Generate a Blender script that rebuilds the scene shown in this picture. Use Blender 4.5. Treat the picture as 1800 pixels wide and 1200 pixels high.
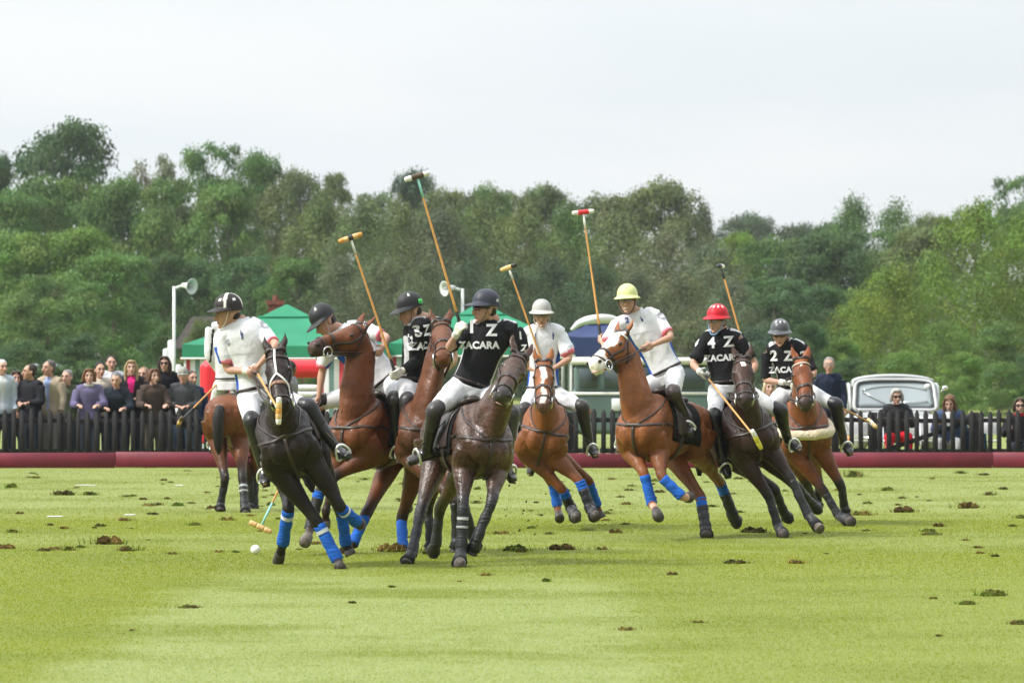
import bpy, math, random
import numpy as np
from mathutils import Vector, Matrix
from mathutils.bvhtree import BVHTree
R = math.radians
rnd = random.Random(7)
rng = np.random.default_rng(7)
scene = bpy.context.scene
for o in list(bpy.data.objects): bpy.data.objects.remove(o)
COL = scene.collection

# ------------------------------------------------------------------ camera
FPX, CAMH, HY = 10000.0, 1.8, 640.0     # focal length in pixels of an 1800 wide frame, eye height, horizon row
cd = bpy.data.cameras.new('camera'); cam = bpy.data.objects.new('camera', cd); COL.objects.link(cam)
cam.location = (0, 0, CAMH); cam.rotation_euler = (R(90), 0, 0)
cd.sensor_width = 36; cd.lens = 36 * FPX / 1800; cd.shift_y = (HY - 600) / 1800
cd.clip_start = 0.5; cd.clip_end = 6000
cd.dof.use_dof = True; cd.dof.focus_distance = 55; cd.dof.aperture_fstop = 7.5
scene.camera = cam

# ------------------------------------------------------------------ sky and sun
SUN_EL, SUN_AZ = 46.0, 248.0            # azimuth clockwise from +Y (away from the camera): behind and a little left
w = bpy.data.worlds.new('World'); scene.world = w; w.use_nodes = True
nt = w.node_tree; nt.nodes.clear()
def N(tree, typ, **kw):
    n = tree.nodes.new(typ)
    for k, v in kw.items(): setattr(n, k, v)
    return n
out = N(nt, 'ShaderNodeOutputWorld'); bg = N(nt, 'ShaderNodeBackground'); bg.inputs[1].default_value = 1.0
sky = N(nt, 'ShaderNodeTexSky', sky_type='NISHITA', sun_disc=False)
sky.sun_elevation = R(SUN_EL); sky.sun_rotation = R(SUN_AZ); sky.air_density = 1.2; sky.dust_density = 3
tc = N(nt, 'ShaderNodeTexCoord'); sep = N(nt, 'ShaderNodeSeparateXYZ'); nt.links.new(tc.outputs['Generated'], sep.inputs[0])
mp = N(nt, 'ShaderNodeMapping'); mp.inputs['Scale'].default_value = (7, 7, 34); nt.links.new(tc.outputs['Generated'], mp.inputs[0])
nz = N(nt, 'ShaderNodeTexNoise'); nz.inputs['Scale'].default_value = 1.0; nz.inputs['Detail'].default_value = 5; nz.inputs['Roughness'].default_value = .5
nt.links.new(mp.outputs[0], nz.inputs[0])
cr = N(nt, 'ShaderNodeValToRGB'); cr.color_ramp.elements[0].position = .36; cr.color_ramp.elements[1].position = .66
cr.color_ramp.elements[0].color = (.755, .815, .85, 1); cr.color_ramp.elements[1].color = (.86, .88, .89, 1)
nt.links.new(nz.outputs[0], cr.inputs[0])
# an overcast dome is brightest overhead: horizon value rising with elevation
mr = N(nt, 'ShaderNodeMapRange'); mr.inputs['From Min'].default_value = 0.05; mr.inputs['From Max'].default_value = 1
mr.inputs['To Min'].default_value = 1; mr.inputs['To Max'].default_value = 3.2
nt.links.new(sep.outputs[2], mr.inputs[0])
mul = N(nt, 'ShaderNodeVectorMath', operation='SCALE'); nt.links.new(cr.outputs[0], mul.inputs[0]); dp = N(nt, 'ShaderNodeVectorMath', operation='DOT_PRODUCT'); nt.links.new(tc.outputs['Generated'], dp.inputs[0]); dp.inputs[1].default_value = (-.62, .78, 0)
az = N(nt, 'ShaderNodeMath', operation='MULTIPLY_ADD'); nt.links.new(dp.outputs['Value'], az.inputs[0]); az.inputs[1].default_value = .30; az.inputs[2].default_value = .68     # sky shaped brighter ahead and left, dimmed behind to cut frontal fill
azm = N(nt, 'ShaderNodeMath', operation='MULTIPLY'); nt.links.new(az.outputs[0], azm.inputs[0]); nt.links.new(mr.outputs[0], azm.inputs[1]); nt.links.new(azm.outputs[0], mul.inputs['Scale'])
sc = N(nt, 'ShaderNodeVectorMath', operation='SCALE'); sc.inputs['Scale'].default_value = .05; nt.links.new(sky.outputs[0], sc.inputs[0])
mx = N(nt, 'ShaderNodeMix', data_type='RGBA'); mx.inputs[0].default_value = .12
nt.links.new(mul.outputs[0], mx.inputs[6]); nt.links.new(sc.outputs[0], mx.inputs[7])
nt.links.new(mul.outputs[0], bg.inputs[0]); nt.links.new(mx.outputs[2], bg.inputs[0]); nt.links.new(bg.outputs[0], out.inputs[0])
sl = bpy.data.lights.new('sun', 'SUN'); sl.energy = 3.3; sl.angle = R(10); sl.color = (1, .96, .9)
so = bpy.data.objects.new('sun', sl); COL.objects.link(so)
sd = Vector((math.sin(R(SUN_AZ)) * math.cos(R(SUN_EL)), math.cos(R(SUN_AZ)) * math.cos(R(SUN_EL)), math.sin(R(SUN_EL))))
so.rotation_euler = sd.to_track_quat('Z', 'Y').to_euler()
vs = scene.view_settings; vs.view_transform = 'Standard'; vs.look = 'None'; vs.exposure = 0.42; vs.gamma = 1; vs.use_curve_mapping = False
scene.render.engine = 'CYCLES'
scene.cycles.max_bounces = 5; scene.cycles.diffuse_bounces = 2; scene.cycles.glossy_bounces = 2; scene.cycles.transmission_bounces = 3
scene.cycles.volume_bounces = 0; scene.cycles.transparent_max_bounces = 6

# ------------------------------------------------------------------ pixel <-> world, tags
def P(x, y, Y): return np.array([(x - 900) * Y / FPX, Y, CAMH - (y - HY) * Y / FPX])
def gY(y): return CAMH * FPX / (y - HY)          # depth of a ground point on row y
def solve(parent, x, y, L, sgn):
    """point on the ray of pixel (x,y) at distance L from parent; sgn<0 the nearer solution"""
    d = np.array([(x - 900) / FPX, 1.0, -(y - HY) / FPX]); d0 = np.linalg.norm(d); d = d / d0
    o = np.array([0, 0, CAMH]); m = np.asarray(parent) - o
    t = m @ d; q2 = m @ m - t * t; h = L * L - q2
    if h > 0: t += (1 if sgn > 0 else -1) * math.sqrt(h)
    return o + t * d
def nrm(v):
    v = np.asarray(v, float); n = np.linalg.norm(v); return v / n if n > 1e-9 else v
def orth(v, a):
    v = np.asarray(v, float); return nrm(v - (v @ a) * a)
def srgb(r, g, b):
    f = lambda c: (c / 255 / 12.92) if c <= 10 else ((c / 255 + .055) / 1.055) ** 2.4
    return (f(r), f(g), f(b))
def tag(o, label=None, cat=None, group=None, kind=None):
    if label: o['label'] = label
    if cat: o['category'] = cat
    if group: o['group'] = group
    if kind: o['kind'] = kind
    return o
def empty(name, loc, label=None, cat=None, group=None):
    o = bpy.data.objects.new(name, None); o.location = Vector([float(c) for c in loc]); o.empty_display_size = .2
    COL.objects.link(o); return tag(o, label, cat, group)

# ------------------------------------------------------------------ materials
def mat(name, col=(.5, .5, .5), rough=.6, spec=.5, attr=None, noise=0, nscale=20, bump=0, bscale=60, metal=0, sheen=0, trans=0, stretch=None, coat=0, emit=0, rvar=0, streak=0):
    m = bpy.data.materials.new(name); m.use_nodes = True; t = m.node_tree; b = t.nodes['Principled BSDF']
    b.inputs['Roughness'].default_value = rough; b.inputs['Specular IOR Level'].default_value = spec; b.inputs['Metallic'].default_value = metal
    if sheen: b.inputs['Sheen Weight'].default_value = sheen
    if coat: b.inputs['Coat Weight'].default_value = coat
    tcn = N(t, 'ShaderNodeTexCoord'); vec = tcn.outputs['Object']
    if stretch:
        mpn = N(t, 'ShaderNodeMapping'); mpn.inputs['Scale'].default_value = stretch; t.links.new(vec, mpn.inputs[0]); vec = mpn.outputs[0]
    src = None
    if attr:
        a = N(t, 'ShaderNodeAttribute'); a.attribute_name = attr; src = a.outputs['Color']
    else:
        rg = N(t, 'ShaderNodeRGB'); rg.outputs[0].default_value = (*col, 1); src = rg.outputs[0]
    if noise:
        n = N(t, 'ShaderNodeTexNoise'); n.inputs['Scale'].default_value = nscale; n.inputs['Detail'].default_value = 6; t.links.new(vec, n.inputs[0])
        r = N(t, 'ShaderNodeMapRange'); r.inputs['From Min'].default_value = .3; r.inputs['From Max'].default_value = .7
        r.inputs['To Min'].default_value = 1 - noise; r.inputs['To Max'].default_value = 1 + noise; t.links.new(n.outputs[0], r.inputs[0])
        s = N(t, 'ShaderNodeVectorMath', operation='SCALE'); t.links.new(src, s.inputs[0]); t.links.new(r.outputs[0], s.inputs['Scale']); src = s.outputs[0]
    if streak:
        mp2 = N(t, 'ShaderNodeMapping'); mp2.inputs['Scale'].default_value = (70, 70, 16); t.links.new(tcn.outputs['Object'], mp2.inputs[0]); n = N(t, 'ShaderNodeTexNoise'); n.inputs['Scale'].default_value = 1; n.inputs['Detail'].default_value = 4; n.inputs['Distortion'].default_value = 1.2; t.links.new(mp2.outputs[0], n.inputs[0])
        r = N(t, 'ShaderNodeMapRange'); r.inputs['From Min'].default_value = .3; r.inputs['From Max'].default_value = .7; r.inputs['To Min'].default_value = 1 - streak; r.inputs['To Max'].default_value = 1 + streak; t.links.new(n.outputs[0], r.inputs[0])
        s = N(t, 'ShaderNodeVectorMath', operation='SCALE'); t.links.new(src, s.inputs[0]); t.links.new(r.outputs[0], s.inputs['Scale']); src = s.outputs[0]
    t.links.new(src, b.inputs['Base Color'])
    if bump:
        n = N(t, 'ShaderNodeTexNoise'); n.inputs['Scale'].default_value = bscale; n.inputs['Detail'].default_value = 5; t.links.new(vec, n.inputs[0])
        bp = N(t, 'ShaderNodeBump'); bp.inputs['Strength'].default_value = min(1, bump); bp.inputs['Distance'].default_value = .02
        t.links.new(n.outputs[0], bp.inputs['Height']); t.links.new(bp.outputs[0], b.inputs['Normal'])
    if rvar:
        n = N(t, 'ShaderNodeTexNoise'); n.inputs['Scale'].default_value = 38; n.inputs['Detail'].default_value = 5; t.links.new(vec, n.inputs[0]); r = N(t, 'ShaderNodeMapRange'); r.inputs['From Min'].default_value = .35; r.inputs['From Max'].default_value = .65
        r.inputs['To Min'].default_value = rough - rvar; r.inputs['To Max'].default_value = rough + rvar; t.links.new(n.outputs[0], r.inputs[0]); t.links.new(r.outputs[0], b.inputs['Roughness'])
    if trans:
        tr = N(t, 'ShaderNodeBsdfTranslucent'); t.links.new(src, tr.inputs[0]); ms = N(t, 'ShaderNodeMixShader'); ms.inputs[0].default_value = trans
        t.links.new(b.outputs[0], ms.inputs[1]); t.links.new(tr.outputs[0], ms.inputs[2]); t.links.new(ms.outputs[0], t.nodes['Material Output'].inputs[0])
    if emit:
        t.links.new(src, b.inputs['Emission Color']); b.inputs['Emission Strength'].default_value = emit
    return m
_mc = {}
def M(name, *a, **k):
    if name not in _mc: _mc[name] = mat(name, *a, **k)
    return _mc[name]

# ------------------------------------------------------------------ geometry collector
def catmull(pts, sub):
    pts = np.asarray(pts, float); n = len(pts)
    if n < 3 or sub < 2:
        if sub < 2: return pts
        return np.array([pts[0] + (pts[-1] - pts[0]) * i / sub for i in range(sub + 1)])
    out = []
    for i in range(n - 1):
        p0 = pts[i - 1] if i > 0 else 2 * pts[0] - pts[1]; p1, p2 = pts[i], pts[i + 1]
        p3 = pts[i + 2] if i + 2 < n else 2 * pts[-1] - pts[-2]
        for k in range(sub):
            t = k / sub
            out.append(.5 * (2 * p1 + (p2 - p0) * t + (2 * p0 - 5 * p1 + 4 * p2 - p3) * t * t + (3 * p1 - p0 - 3 * p2 + p3) * t ** 3))
    out.append(pts[-1]); return np.array(out)
class Geo:
    def __init__(s): s.v = []; s.f = []; s.c = []; s.n = 0
    def add(s, V, F, col=None):
        V = np.asarray(V, float).reshape(-1, 3); s.v.append(V); s.f += [tuple(i + s.n for i in f) for f in F]; s.n += len(V)
        s.c.append(np.tile(np.array(col if col is not None else (1, 1, 1), float), (len(V), 1)))
    def loft(s, C, A, B, n=16, close=True, col=None, p=2.0):
        """rings: centres C, half-axis vectors A and B"""
        C, A, B = map(lambda q: np.asarray(q, float), (C, A, B)); m = len(C)
        a = np.arange(n) * 2 * math.pi / n; ca, sa = np.cos(a), np.sin(a)
        if p != 2.0: ca = np.sign(ca) * np.abs(ca) ** (2 / p); sa = np.sign(sa) * np.abs(sa) ** (2 / p)
        V = (C[:, None] + ca[None, :, None] * A[:, None] + sa[None, :, None] * B[:, None]).reshape(-1, 3)
        F = [(i * n + j, i * n + (j + 1) % n, (i + 1) * n + (j + 1) % n, (i + 1) * n + j) for i in range(m - 1) for j in range(n)]
        if close: F += [tuple(range(n - 1, -1, -1)), tuple((m - 1) * n + j for j in range(n))]
        s.add(V, F, col)
    def body(s, st, lat, up, sub=4, n=20, p=2.0, col=None):
        """st rows: (centre xyz, half-width, half-height); lat/up a vector or one per station"""
        c = np.array([q[0] for q in st], float); a = np.array([[q[1], q[2]] for q in st], float)
        la = np.array(lat, float); ua = np.array(up, float)
        if la.ndim == 1: la = np.tile(la, (len(st), 1))
        if ua.ndim == 1: ua = np.tile(ua, (len(st), 1))
        D = catmull(np.hstack([c, a, la, ua]), sub)
        la = D[:, 5:8] / np.linalg.norm(D[:, 5:8], axis=1)[:, None]; ua = D[:, 8:11] / np.linalg.norm(D[:, 8:11], axis=1)[:, None]
        s.loft(D[:, :3], la * np.maximum(D[:, 3:4], .002), ua * np.maximum(D[:, 4:5], .002), n, True, col, p)
    def tube(s, pts, rad, n=10, sub=3, flat=1.0, ref=None, col=None, cap=True):
        pts = np.asarray(pts, float); rad = np.broadcast_to(np.asarray(rad, float), (len(pts),))
        D = catmull(np.hstack([pts, rad[:, None]]), sub) if sub > 1 else np.hstack([pts, rad[:, None]])
        C = D[:, :3]; r = D[:, 3]; T = np.gradient(C, axis=0); T /= np.maximum(np.linalg.norm(T, axis=1), 1e-9)[:, None]
        u = np.asarray(ref, float) if ref is not None else (np.array([0, 0, 1.]) if abs(T[0][2]) < .9 else np.array([1., 0, 0]))
        A = []; B = []
        for t in T:
            u = u - (u @ t) * t; ln = np.linalg.norm(u)
            if ln < 1e-6: u = np.cross(t, [0.3, .9, .1]); ln = np.linalg.norm(u)
            u = u / ln; A.append(u); B.append(np.cross(t, u))
        A = np.array(A); B = np.array(B)
        s.loft(C, A * r[:, None] * flat, B * r[:, None], n, cap, col)
    def ell(s, c, ax, n=14, col=None):
        """ellipsoid with three half-axis vectors"""
        m = n // 2; th = np.linspace(.12, math.pi - .12, m + 1); ax = [np.asarray(q, float) for q in ax]
        C = [np.asarray(c) - math.cos(t) * ax[2] for t in th]
        s.loft(C, [math.sin(t) * ax[0] for t in th], [math.sin(t) * ax[1] for t in th], n, True, col)
    def box(s, c, ax, col=None, bev=0):
        c = np.asarray(c, float); a, b, d = [np.asarray(q, float) for q in ax]
        if bev:
            la, lb = np.linalg.norm(a), np.linalg.norm(b); ua, ub = a / la, b / lb; ld = np.linalg.norm(d); ud = d / ld; e = min(bev, la * .6, lb * .6, ld * .6)
            V = []
            for (k, off) in ((-ld, e), (-ld + e, 0), (ld - e, 0), (ld, e)):
                A, B = la - off, lb - off; e2 = e * .9
                for (x, y) in ((A, -B + e2), (A, B - e2), (A - e2, B), (-A + e2, B), (-A, B - e2), (-A, -B + e2), (-A + e2, -B), (A - e2, -B)):
                    V.append(c + ua * x + ub * y + ud * k)
            F = [(i * 8 + j, i * 8 + (j + 1) % 8, (i + 1) * 8 + (j + 1) % 8, (i + 1) * 8 + j) for i in range(3) for j in range(8)]
            F += [tuple(range(7, -1, -1)), tuple(range(24, 32))]; s.add(V, F, col); return
        V = [c + i * a + j * b + k * d for k in (-1, 1) for (i, j) in ((-1, -1), (1, -1), (1, 1), (-1, 1))]
        s.add(V, [(3, 2, 1, 0), (4, 5, 6, 7), (0, 1, 5, 4), (1, 2, 6, 5), (2, 3, 7, 6), (3, 0, 4, 7)], col)
    def bx(s, x0, x1, y0, y1, z0, z1, col=None, bev=0):
        s.box(((x0 + x1) / 2, (y0 + y1) / 2, (z0 + z1) / 2), (((x1 - x0) / 2, 0, 0), (0, (y1 - y0) / 2, 0), (0, 0, (z1 - z0) / 2)), col, bev)
    def sheet(s, G, col=None, thick=0, nv=None):
        """grid of points [i][j]; thick gives it a back side along nv"""
        G = np.asarray(G, float); a, b = G.shape[:2]
        F = [(i * b + j, i * b + j + 1, (i + 1) * b + j + 1, (i + 1) * b + j) for i in range(a - 1) for j in range(b - 1)]
        if not thick: s.add(G.reshape(-1, 3), F, col); return
        nv = np.asarray(nv, float) if nv is not None else np.array([0, 0, 1.])
        G2 = G - nv * thick; o = a * b
        F2 = [tuple(o + q for q in reversed(f)) for f in F]
        E = []
        for i in range(a - 1): E += [(i * b, (i + 1) * b, o + (i + 1) * b, o + i * b), ((i + 1) * b + b - 1, i * b + b - 1, o + i * b + b - 1, o + (i + 1) * b + b - 1)]
        for j in range(b - 1): E += [(j + 1, j, o + j, o + j + 1), ((a - 1) * b + j, (a - 1) * b + j + 1, o + (a - 1) * b + j + 1, o + (a - 1) * b + j)]
        s.add(np.vstack([G.reshape(-1, 3), G2.reshape(-1, 3)]), F + F2 + E, col)
    def mesh(s, name='m'):
        me = bpy.data.meshes.new(name); me.from_pydata([tuple(q) for q in np.vstack(s.v)], [], s.f); me.update(); return me
    def obj(s, name, m, parent=None, vox=0, smooth=4, colfn=None, disp=None, flat=False, vcol=False, origin=None):
        me = s.mesh(name)
        if vox: me = remesh(me, vox, smooth)
        if disp: 
            V = getv(me); nn = np.empty(len(me.vertices) * 3); me.vertices.foreach_get('normal', nn); V = disp(V, nn.reshape(-1, 3)); me.vertices.foreach_set('co', V.ravel())
        if colfn or vcol:
            c = colfn(getv(me)) if colfn else np.vstack(s.c)
            setcol(me, c)
        return finish(name, me, m, parent, flat, origin)
def getv(me):
    V = np.empty(len(me.vertices) * 3); me.vertices.foreach_get('co', V); return V.reshape(-1, 3)
def setcol(me, c):
    a = me.color_attributes.new('Col', 'FLOAT_COLOR', 'POINT'); a.data.foreach_set('color', np.hstack([c, np.ones((len(c), 1))]).astype(np.float32).ravel())
def finish(name, me, m, parent=None, flat=False, origin=None):
    o = bpy.data.objects.new(name, me); COL.objects.link(o); me.name = name
    off = None
    if parent is not None:
        off = Vector(parent.location); q = parent.parent
        while q: off += q.location; q = q.parent
        o.parent = parent
    elif origin is not None: off = Vector([float(c) for c in origin]); o.location = off
    if off is not None: me.transform(Matrix.Translation(-off))
    for mm in (m if isinstance(m, (list, tuple)) else [m]): me.materials.append(mm)
    if not flat: me.polygons.foreach_set('use_smooth', np.ones(len(me.polygons), bool))
    me.update(); return o
def remesh(me, vox, smooth):
    o = bpy.data.objects.new('tmp', me); COL.objects.link(o)
    r = o.modifiers.new('r', 'REMESH'); r.mode = 'VOXEL'; r.voxel_size = vox; r.adaptivity = 0
    if smooth: q = o.modifiers.new('s', 'SMOOTH'); q.factor = .5; q.iterations = smooth
    dg = bpy.context.evaluated_depsgraph_get(); dg.update()
    nm = bpy.data.meshes.new_from_object(o.evaluated_get(dg)); bpy.data.objects.remove(o); bpy.data.meshes.remove(me)
    return nm
def bvh_of(*objs):
    V = []; F = []; n = 0
    for o in objs:
        me = o.data; v = getv(me); off = Vector(o.location); q = o.parent
        while q: off += q.location; q = q.parent
        v = v + np.array(off); V += [tuple(p) for p in v]; F += [tuple(i + n for i in p.vertices) for p in me.polygons]; n += len(v)
    return BVHTree.FromPolygons(V, F)
def wob(seed, k, n=7):
    """smooth pseudo-noise field: sum of randomly oriented sines of spatial frequency ~k, amplitude ~1"""
    g = np.random.default_rng(seed); K = g.normal(size=(n, 3)); K = K / np.linalg.norm(K, axis=1)[:, None] * k * g.uniform(.6, 1.5, n)[:, None]; ph = g.uniform(0, 6.28, n)
    K2 = g.normal(size=(n, 3)) * k * .35; p2 = g.uniform(0, 6.28, n)
    return lambda V: np.sum([np.sin(V @ K[i] + ph[i] + 1.6 * np.sin(V @ K2[i] + p2[i])) for i in range(n)], axis=0) / math.sqrt(n)
def strap(g, pts, wd, bvh, off=.006, th=.004, sub=6, col=None):
    """flat band hugging the surface bvh"""
    Q = catmull(pts, sub); C = []; Nn = []
    for q in Q:
        l, n, i, d = bvh.find_nearest(Vector(q))
        C.append(np.array(l) + np.array(n) * off); Nn.append(np.array(n))
    C = np.array(C); C[1:-1] = (C[:-2] + 2 * C[1:-1] + C[2:]) / 4
    T = np.gradient(C, axis=0); A = []; B = []
    for t, n in zip(T, Nn):
        t = nrm(t); b = nrm(np.cross(t, n)); A.append(b * wd / 2); B.append(n * th)
    g.loft(C, A, B, 8, True, col, 4.0)
# ================================================================== GROUND
def grass_mat(name, blade):
    m = bpy.data.materials.new(name); m.use_nodes = True; t = m.node_tree; b = t.nodes['Principled BSDF']; b.inputs['Roughness'].default_value = .8; b.inputs['Specular IOR Level'].default_value = .15
    g = N(t, 'ShaderNodeNewGeometry'); pos = g.outputs['Position']; sp = N(t, 'ShaderNodeSeparateXYZ')
    n0 = N(t, 'ShaderNodeTexNoise'); n0.inputs['Scale'].default_value = .9; n0.inputs['Detail'].default_value = 4; t.links.new(pos, n0.inputs[0])
    wv = N(t, 'ShaderNodeVectorMath', operation='MULTIPLY_ADD'); t.links.new(n0.outputs['Color'], wv.inputs[0]); wv.inputs[1].default_value = (1.1, 9, 0); t.links.new(pos, wv.inputs[2]); t.links.new(wv.outputs[0], sp.inputs[0])
    def math_(op, a, b_=None):
        n = N(t, 'ShaderNodeMath', operation=op)
        for i, q in enumerate((a, b_)):
            if q is None: continue
            if isinstance(q, (int, float)): n.inputs[i].default_value = q
            else: t.links.new(q, n.inputs[i])
        return n.outputs[0]
    def sstep(v, a, c):
        n = N(t, 'ShaderNodeMapRange', interpolation_type='SMOOTHSTEP'); n.inputs['From Min'].default_value = a; n.inputs['From Max'].default_value = c; t.links.new(v, n.inputs[0]); return n.outputs[0]
    x, y = sp.outputs[0], sp.outputs[1]
    # mown stripes: one pale stripe towards the viewer, pale bands across further out
    s1 = math_('MULTIPLY', math_('MULTIPLY', sstep(x, -2.35, -1.7), math_('MAXIMUM', sstep(x, 1.9, 1.1), .35)), sstep(y, 57, 49))
    s2 = sstep(y, 70, 78)
    s3 = math_('MULTIPLY', sstep(y, 59, 61.5), sstep(y, 66, 64))
    pale = math_('MINIMUM', math_('ADD', math_('ADD', s1, math_('MULTIPLY', s2, .75)), math_('MULTIPLY', s3, .5)), 1.0)
    n1 = N(t, 'ShaderNodeTexNoise'); n1.inputs['Scale'].default_value = .35; n1.inputs['Detail'].default_value = 8; n1.inputs['Roughness'].default_value = .65; t.links.new(pos, n1.inputs[0])
    n2 = N(t, 'ShaderNodeTexNoise'); n2.inputs['Scale'].default_value = 9; n2.inputs['Detail'].default_value = 6; n2.inputs['Roughness'].default_value = .7; t.links.new(pos, n2.inputs[0])
    mixc = N(t, 'ShaderNodeMix', data_type='RGBA'); t.links.new(pale, mixc.inputs[0]); mixc.inputs[6].default_value = (0.157, 0.183, 0.019, 1); mixc.inputs[7].default_value = (0.211, 0.246, 0.081, 1)
    dk = N(t, 'ShaderNodeMix', data_type='RGBA', blend_type='MIX'); t.links.new(math_('MULTIPLY', sstep(n1.outputs[0], .44, .66), .85), dk.inputs[0]); t.links.new(mixc.outputs[2], dk.inputs[6]); dk.inputs[7].default_value = (0.134, 0.164, 0.019, 1)
    br = N(t, 'ShaderNodeMix', data_type='RGBA', blend_type='MIX'); t.links.new(math_('MULTIPLY', sstep(n2.outputs[0], .56, .74), .3), br.inputs[0]); t.links.new(dk.outputs[2], br.inputs[6]); br.inputs[7].default_value = (0.207, 0.202, 0.066, 1)
    n3 = N(t, 'ShaderNodeTexNoise'); n3.inputs['Scale'].default_value = 45; n3.inputs['Detail'].default_value = 3; t.links.new(pos, n3.inputs[0])
    mr3 = N(t, 'ShaderNodeMapRange'); mr3.inputs['From Min'].default_value = .3; mr3.inputs['From Max'].default_value = .7; mr3.inputs['To Min'].default_value = .88; mr3.inputs['To Max'].default_value = 1.12; t.links.new(n3.outputs[0], mr3.inputs[0])
    s = N(t, 'ShaderNodeVectorMath', operation='SCALE'); t.links.new(br.outputs[2], s.inputs[0]); t.links.new(mr3.outputs[0], s.inputs['Scale'])
    src = s.outputs[0]
    if blade:
        b.inputs['Specular IOR Level'].default_value = 0
        a = N(t, 'ShaderNodeAttribute'); a.attribute_name = 'Col'; v = N(t, 'ShaderNodeVectorMath', operation='MULTIPLY'); t.links.new(src, v.inputs[0]); t.links.new(a.outputs['Color'], v.inputs[1]); src = v.outputs[0]
        tr = N(t, 'ShaderNodeBsdfTranslucent'); t.links.new(src, tr.inputs[0]); ms = N(t, 'ShaderNodeMixShader'); ms.inputs[0].default_value = .5
        t.links.new(b.outputs[0], ms.inputs[1]); t.links.new(tr.outputs[0], ms.inputs[2]); t.links.new(ms.outputs[0], t.nodes['Material Output'].inputs[0])
    t.links.new(src, b.inputs['Base Color']); return m
g = Geo(); xs = np.concatenate([[-2500, -600, -150], np.linspace(-40, 40, 41), [150, 600, 2500]]); ys = np.concatenate([[-60, -5], np.linspace(5, 125, 61), [200, 400, 900, 3500]])
hf = wob(3, .35); GR = lambda x, y: 0.0
g.sheet([[(x, y, 0) for x in xs] for y in ys][::-1])
ground = g.obj('ground', grass_mat('turf', False)); tag(ground, kind='structure')

def blades(n, x0, x1, y0, y1, h, wdt, seed):
    r = np.random.default_rng(seed); y = np.sqrt(r.uniform(y0 ** 2, y1 ** 2, n)); x = r.uniform(-1, 1, n) * (.093 * y + x1)
    a = r.uniform(0, 6.28, n); hh = h * r.uniform(.5, 1.25, n); ln = hh[:, None] * r.normal(0, .55, (n, 2)); ww = wdt * r.uniform(.6, 1.3, n)
    dx, dy = np.cos(a) * ww / 2, np.sin(a) * ww / 2; z = np.zeros(n)
    V = np.stack([np.stack([x - dx, y - dy, z], 1), np.stack([x + dx, y + dy, z], 1), np.stack([x + ln[:, 0], y + ln[:, 1], hh], 1)], 1).reshape(-1, 3)
    c = np.repeat((r.uniform(1.45, 1.85, n)[:, None] * np.array([[1, 1, .9]]) + r.normal(0, .08, (n, 3)) * [1, .6, .5]), 3, axis=0); c[2::3] *= 1.15
    return V, np.clip(c, .3, 2.4)
parts_ = [blades(230000, 2.2, .8, 29.5, 48, .010, .006, 1), blades(150000, 2.4, .8, 48, 66, .012, .009, 2), blades(80000, 2.6, .8, 66, 97, .014, .014, 3)]
V = np.vstack([p[0] for p in parts_]); C_ = np.vstack([p[1] for p in parts_]); n = len(V) // 3
me = bpy.data.meshes.new('grass_blades'); me.vertices.add(len(V)); me.vertices.foreach_set('co', V.ravel()); me.loops.add(3 * n); me.loops.foreach_set('vertex_index', np.arange(3 * n)); me.polygons.add(n)
me.polygons.foreach_set('loop_start', np.arange(n) * 3); me.polygons.foreach_set('loop_total', np.full(n, 3)); me.update(); me.validate(); setcol(me, C_)
gb = finish('grass', me, grass_mat('grass_blade', True), flat=True); tag(gb, 'short mown green grass covering the polo field', 'grass', kind='stuff')

# ================================================================== TURF DIVOTS
soil = M('soil', attr='Col', rough=.95, spec=.1, noise=.35, nscale=30, bump=.8, bscale=50)
def divot_mesh(seed, tone=(1, 1, 1), hz=1):
    r = np.random.default_rng(seed); g = Geo(); k = 0
    g.ell((0, 0, .004), ((.12, 0, 0), (0, .08, 0), (0, 0, .014)), 14, col=srgb(84, 82, 40))
    for _ in range(r.integers(5, 11)):
        c = np.array([np.clip(r.normal(0, .05), -.085, .085), np.clip(r.normal(0, .03), -.05, .05), r.uniform(.0, .020)]); s_ = r.uniform(.02, .055); col = srgb(*[(72, 60, 34), (88, 72, 42), (70, 76, 32), (100, 86, 50)][r.integers(4)])
        q = Geo(); a = r.uniform(0, 3.14)
        q.ell(c, ((s_ * 1.4 * math.cos(a), s_ * 1.4 * math.sin(a), 0), (-s_ * math.sin(a), s_ * math.cos(a), 0), (0, 0, s_ * .6)), 10)
        V = np.vstack(q.v); V = V + r.normal(0, s_ * .16, V.shape); g.add(V, q.f, col)
    for _ in range(60):
        c = np.array([r.normal(0, .11), r.normal(0, .07), 0]); a = r.uniform(0, 6.28); h = r.uniform(.02, .075); col = np.array(srgb(*[(92, 110, 40), (120, 128, 56), (150, 135, 84), (74, 88, 34)][r.integers(4)]))
        d = np.array([math.cos(a), math.sin(a), 0]) * .006; V = [c - d, c + d, c + [r.normal(0, .03), r.normal(0, .03), h]]; g.add(V, [(0, 1, 2)], col)
    me = g.mesh('turf_divot'); setcol(me, np.vstack(g.c) * tone); me.transform(Matrix.Diagonal((1, 1, hz, 1))); me.materials.append(soil); return me
TONE = [(.6, .6, .6), (.8, 1.15, .6), (1.25, 1.0, .85), (.75, 1.35, .6), (.85, .75, .65), (1, 1, 1), (1.1, 1, .8), (.9, .95, .8), (1.35, 1.2, 1.0)]
DM = [divot_mesh(40 + i, TONE[i], {5: .55, 7: 1.3}.get(i, 1)) for i in range(9)]
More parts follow.
